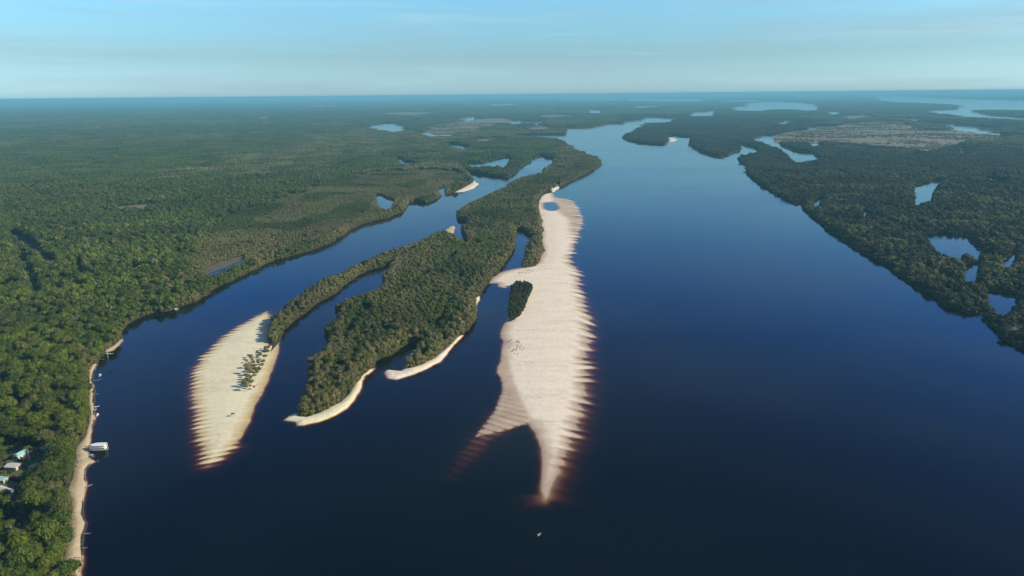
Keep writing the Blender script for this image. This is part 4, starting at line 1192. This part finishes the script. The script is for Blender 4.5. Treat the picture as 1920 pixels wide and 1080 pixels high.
# ------------------------------------------------------------------ boats
def hull_geo(L_, B_, Dp, tr=.55, full=1.6, n=14):
    """open plank hull: outer and inner skin, pointed bow at +x, narrower transom at -x"""
    V, F = [], []; prof = [(-1, .0), (-.92, -.45), (-.55, -.9), (0, -1), (.55, -.9), (.92, -.45), (1, .0)]
    for k in range(n + 1):
        t = k / n; x = -L_ / 2 + L_ * t
        wd = (tr + (1 - tr) * math.sin(min(1, t * 1.7) * math.pi / 2)) * (1 - max(0, (t - .45) / .55) ** full)
        sh = .25 * Dp * (2 * t - 1) ** 2 + (.35 * Dp * max(0, t - .7) / .3)
        for (py2, pz2) in prof: V.append((x, py2 * B_ / 2 * max(wd, .02), Dp * .55 + sh + pz2 * Dp * (1 - .5 * max(0, t - .6) / .4)))
        for (py2, pz2) in prof: V.append((x, py2 * (B_ / 2 - .06) * max(wd, .02), Dp * .55 + sh + pz2 * Dp * .86 * (1 - .5 * max(0, t - .6) / .4)))
    m = len(prof)
    for k in range(n):
        a, b = k * 2 * m, (k + 1) * 2 * m
        for j in range(m - 1):
            F.append([a + j, a + j + 1, b + j + 1, b + j]); F.append([a + m + j + 1, a + m + j, b + m + j, b + m + j + 1])
        F.append([a, b, b + m, a + m]); F.append([a + m - 1, a + 2 * m - 1, b + 2 * m - 1, b + m - 1])
    F.append(list(range(m - 1, -1, -1))); F.append(list(range(m, 2 * m)))
    return V, F
CANOE = 'small boats pulled up along the village shore'
def small_boat(px_, py_, L_, rot, hullm, label, canopy=None, motor=False, B_=None, z=0.0):
    X_, Y_ = at(px_, py_)
    e = bpy.data.objects.new('motorboat' if motor else 'covered_boat' if canopy else 'canoe', None); COL.objects.link(e)
    e.location = (X_, Y_, z + .05); e.rotation_euler = (0, 0, R(rot))
    tag(e, label, 'boat', group=CANOE)
    B_ = B_ or L_ * .2
    part('hull', hull_geo(L_, B_, .55), hullm, e)
    for k in (-.28, 0, .22):
        part('seat', box(L_ * k - .14, L_ * k + .14, -B_ * .42, B_ * .42, .22, .27), M_wood, e)
    if canopy:
        V, F = [], []
        l0, l1 = -L_ * .32, L_ * .16
        for i in range(7):
            a = math.pi * i / 6; yy, zz = -math.cos(a) * B_ * .5, 1.35 + math.sin(a) * .35
            V += [(l0, yy, zz), (l1, yy, zz), (l0, yy, zz + .05), (l1, yy, zz + .05)]
        for i in range(6):
            a = i * 4; F += [[a, a + 1, a + 5, a + 4], [a + 2, a + 6, a + 7, a + 3], [a, a + 4, a + 6, a + 2], [a + 1, a + 3, a + 7, a + 5]]
        part('canopy', (V, F), canopy, e)
        for xx in (l0 + .1, l1 - .1):
            for s in (-1, 1): part('post', box(xx - .03, xx + .03, s * B_ * .46 - .03, s * B_ * .46 + .03, .4, 1.4), M_alu, e)
    if motor:
        m_ = part('outboard_motor', merge(box(-L_ / 2 - .35, -L_ / 2 + .02, -.16, .16, .35, .85), box(-L_ / 2 - .22, -L_ / 2 - .12, -.06, .06, -.4, .36)), M_dark, e)
    return e
small_boat(164, 912, 6.2, 38, M_alu, 'grey-white canoe nosed onto the tan beach at a slant')
small_boat(163, 1001, 5.2, 4, M_alu, 'thin grey canoe lying square to the beach, second lowest boat')
small_boat(157.5, 1028, 4.4, 2, M_alu, 'thin grey canoe square to the shore, lowest boat')
small_boat(174, 857, 6.5, -30, M_hullb, 'blue covered boat moored just below the white riverboat', canopy=M_blue, B_=1.9)
small_boat(184, 866, 5.0, -48, M_hullb, 'narrow blue canoe trailing from the blue covered boat')
small_boat(183, 779, 3.6, 80, M_white, 'white runabout with dark cabin moored off the upper beach', canopy=M_white, B_=1.6, motor=True)
small_boat(180.5, 763, 5.0, 28, M_white, 'white canoe slanting out from the upper beach')
small_boat(178, 768.5, 2.6, 40, M_white, 'tiny white dinghy by the slanting white canoe', B_=1.1)
small_boat(181, 739, 5.2, 3, M_alu, 'grey canoe floating off the narrow part of the beach')
small_boat(188, 704.5, 3.4, 80, M_white, 'white boat with canopy floating alone above the beach', canopy=M_white, B_=1.7)
small_boat(183, 713, 6.5, 25, M_hullb, 'dark blue canoe against the bank behind the lone white boat')
small_boat(206, 663.5, 8.0, 0, M_white, 'longest white canoe at the foot of the stony beach', B_=1.6)
small_boat(180, 672, 6.8, 0, M_white, 'pale canoe at the bank, first of the pair by the stony beach', B_=1.4)
small_boat(191, 674, 5.0, 8, M_wood, 'brown wooden canoe beside the pale canoe')
small_boat(331, 580.5, 5.5, 20, M_white, 'white covered boat moored at the reedy bend upriver', canopy=M_white, B_=2.2)
small_boat(225, 617, 6.0, 55, M_white, 'white canoe tucked under the trees at the inner bend')
small_boat(227, 634, 3.0, 20, M_alu, 'tiny grey skiff at the point above the stony beach')
small_boat(1011.5, 1002.5, 3.6, 48, M_alu, 'lone small grey motorboat adrift below the long sandbar', motor=True, B_=1.3)

# the white double-deck riverboat, bow at the beach
X_, Y_ = at(183.5, 844)
e = bpy.data.objects.new('riverboat', None); COL.objects.link(e); e.location = (X_, Y_, .1); e.rotation_euler = (0, 0, R(184))
tag(e, 'white double-deck riverboat moored with its bow at the tan beach', 'riverboat')
Lb, Bb = 14.0, 4.8
part('hull', hull_geo(Lb, Bb, 1.3, tr=.8, full=2.4, n=18), M_hullg, e)
part('deck', box(-Lb * .47, Lb * .30, -Bb * .44, Bb * .44, .82, .92), M_wood, e)
cab = part('cabin', box(-Lb * .42, Lb * .20, -Bb * .36, Bb * .36, .92, 2.7), M_white, e)
part('cabin', box(-Lb * .36, Lb * .16, -Bb * .34, Bb * .34, 2.9, 4.5), M_white, e)
part('upper_deck', box(-Lb * .47, Lb * .30, -Bb * .5, Bb * .5, 2.72, 2.88), M_white, e)
def deck_roof(l0, l1, hb, z0):
    V, F = [], []; n = 12
    for k in range(n + 1):
        t = k / n; x = l0 + (l1 - l0) * t
        wd = hb * (1 - .9 * max(0, (t - .6) / .4) ** 1.8) * (1 - .35 * max(0, (.25 - t) / .25) ** 2)
        for j in range(7):
            u = -1 + j / 3; V.append((x, u * wd, z0 + .25 * (1 - u * u)))
        for j in range(7):
            u = -1 + j / 3; V.append((x, u * wd, z0 - .12))
    for k in range(n):
        a, b = k * 14, (k + 1) * 14
        for j in range(6):
            F += [[a + j, b + j, b + j + 1, a + j + 1], [a + 7 + j, a + 8 + j, b + 8 + j, b + 7 + j]]
        F += [[a, a + 7, b + 7, b], [a + 6, b + 6, b + 13, a + 13]]
    F += [[0, 1, 2, 3, 4, 5, 6, 13, 12, 11, 10, 9, 8, 7], [n * 14 + i for i in (7, 8, 9, 10, 11, 12, 13, 6, 5, 4, 3, 2, 1, 0)]]
    return V, F
part('roof', deck_roof(-Lb * .47, Lb * .36, Bb * .56, 4.65), M_white, e)
for s in (-1, 1):
    for k in range(6):
        x = -Lb * .38 + k * Lb * .105
        for z0, hb in ((1.6, .36), (3.35, .34)):
            part('window', box(x - .45, x + .45, s * Bb * hb - .04, s * Bb * hb + .04, z0, z0 + .7), M_dark, e)
    for k in range(8):
        x = -Lb * .45 + k * Lb * .105
        part('post', box(x - .05, x + .05, s * Bb * .47 - .05, s * Bb * .47 + .05, .9, 4.6), M_white, e)
    part('railing', merge(box(-Lb * .46, Lb * .29, s * Bb * .48 - .03, s * Bb * .48 + .03, 3.7, 3.77), box(-Lb * .46, Lb * .29, s * Bb * .48 - .03, s * Bb * .48 + .03, 3.3, 3.35)), M_white, e)
X_, Y_ = at(168, 839)
g = mesh_obj('gangplank', *box(-3.5, 3.5, -.3, .3, 0, .1), M_wood); g.location = (X_, Y_, .95); g.rotation_euler = (0, R(4), R(4))
tag(g, 'narrow plank running from the beach to the white riverboat', 'gangplank')

# dark awning on the golden sandbar
X_, Y_ = at(437, 782)
e = bpy.data.objects.new('sunshade', None); COL.objects.link(e); e.location = (X_, Y_, 1.1); e.rotation_euler = (0, 0, R(35))
tag(e, 'small dark sunshade standing alone on the open golden sandbar', 'sunshade')
part('awning', ([(-1.4, -1.1, 1.9), (1.4, -1.1, 1.9), (1.4, 1.1, 1.9), (-1.4, 1.1, 1.9), (0, 0, 2.5), (-1.4, -1.1, 1.8), (1.4, -1.1, 1.8), (1.4, 1.1, 1.8), (-1.4, 1.1, 1.8)],
     [[0, 1, 4], [1, 2, 4], [2, 3, 4], [3, 0, 4], [0, 5, 6, 1], [1, 6, 7, 2], [2, 7, 8, 3], [3, 8, 5, 0], [5, 8, 7, 6]]), M_dark, e)
for sx in (-1, 1):
    for sy in (-1, 1): part('pole', box(sx * 1.3 - .04, sx * 1.3 + .04, sy * 1.0 - .04, sy * 1.0 + .04, -.4, 1.85), M_wood, e)
# drifting branches out on the main river
bg_ = tube([(-4, 0, -.1), (-1, .4, .25), (3, .1, .15), (5, .8, .0)], [.15, .28, .2, .08])
for (x, y, lb) in ((1510, 444, 'dark snag afloat beside the shaded bank'),):
    X_, Y_ = at(x, y)
    o = mesh_obj('driftwood', *merge(bg_, tube([(0, .3, .2), (1.5, 1.6, .9)], [.12, .05])), M_wood); o.location = (X_, Y_, 0); tag(o, lb, 'driftwood')

# ------------------------------------------------------------------ air
hz_m, t, b, o_ = new_mat('haze'); t.nodes.remove(b)
pv = N(t, 'ShaderNodeVolumePrincipled'); pv.inputs['Density'].default_value = 6.8e-5
pv.inputs['Color'].default_value = (0.28, 0.73, 0.88, 1); pv.inputs['Anisotropy'].default_value = 0.0
t.links.new(pv.outputs[0], o_.inputs['Volume'])
hb = mesh_obj('haze', *box(-62000, 62000, -62000, 62000, -13.5, 258), hz_m)
tag(hb, 'thin blue haze lying over river and forest', 'haze', 'stuff')
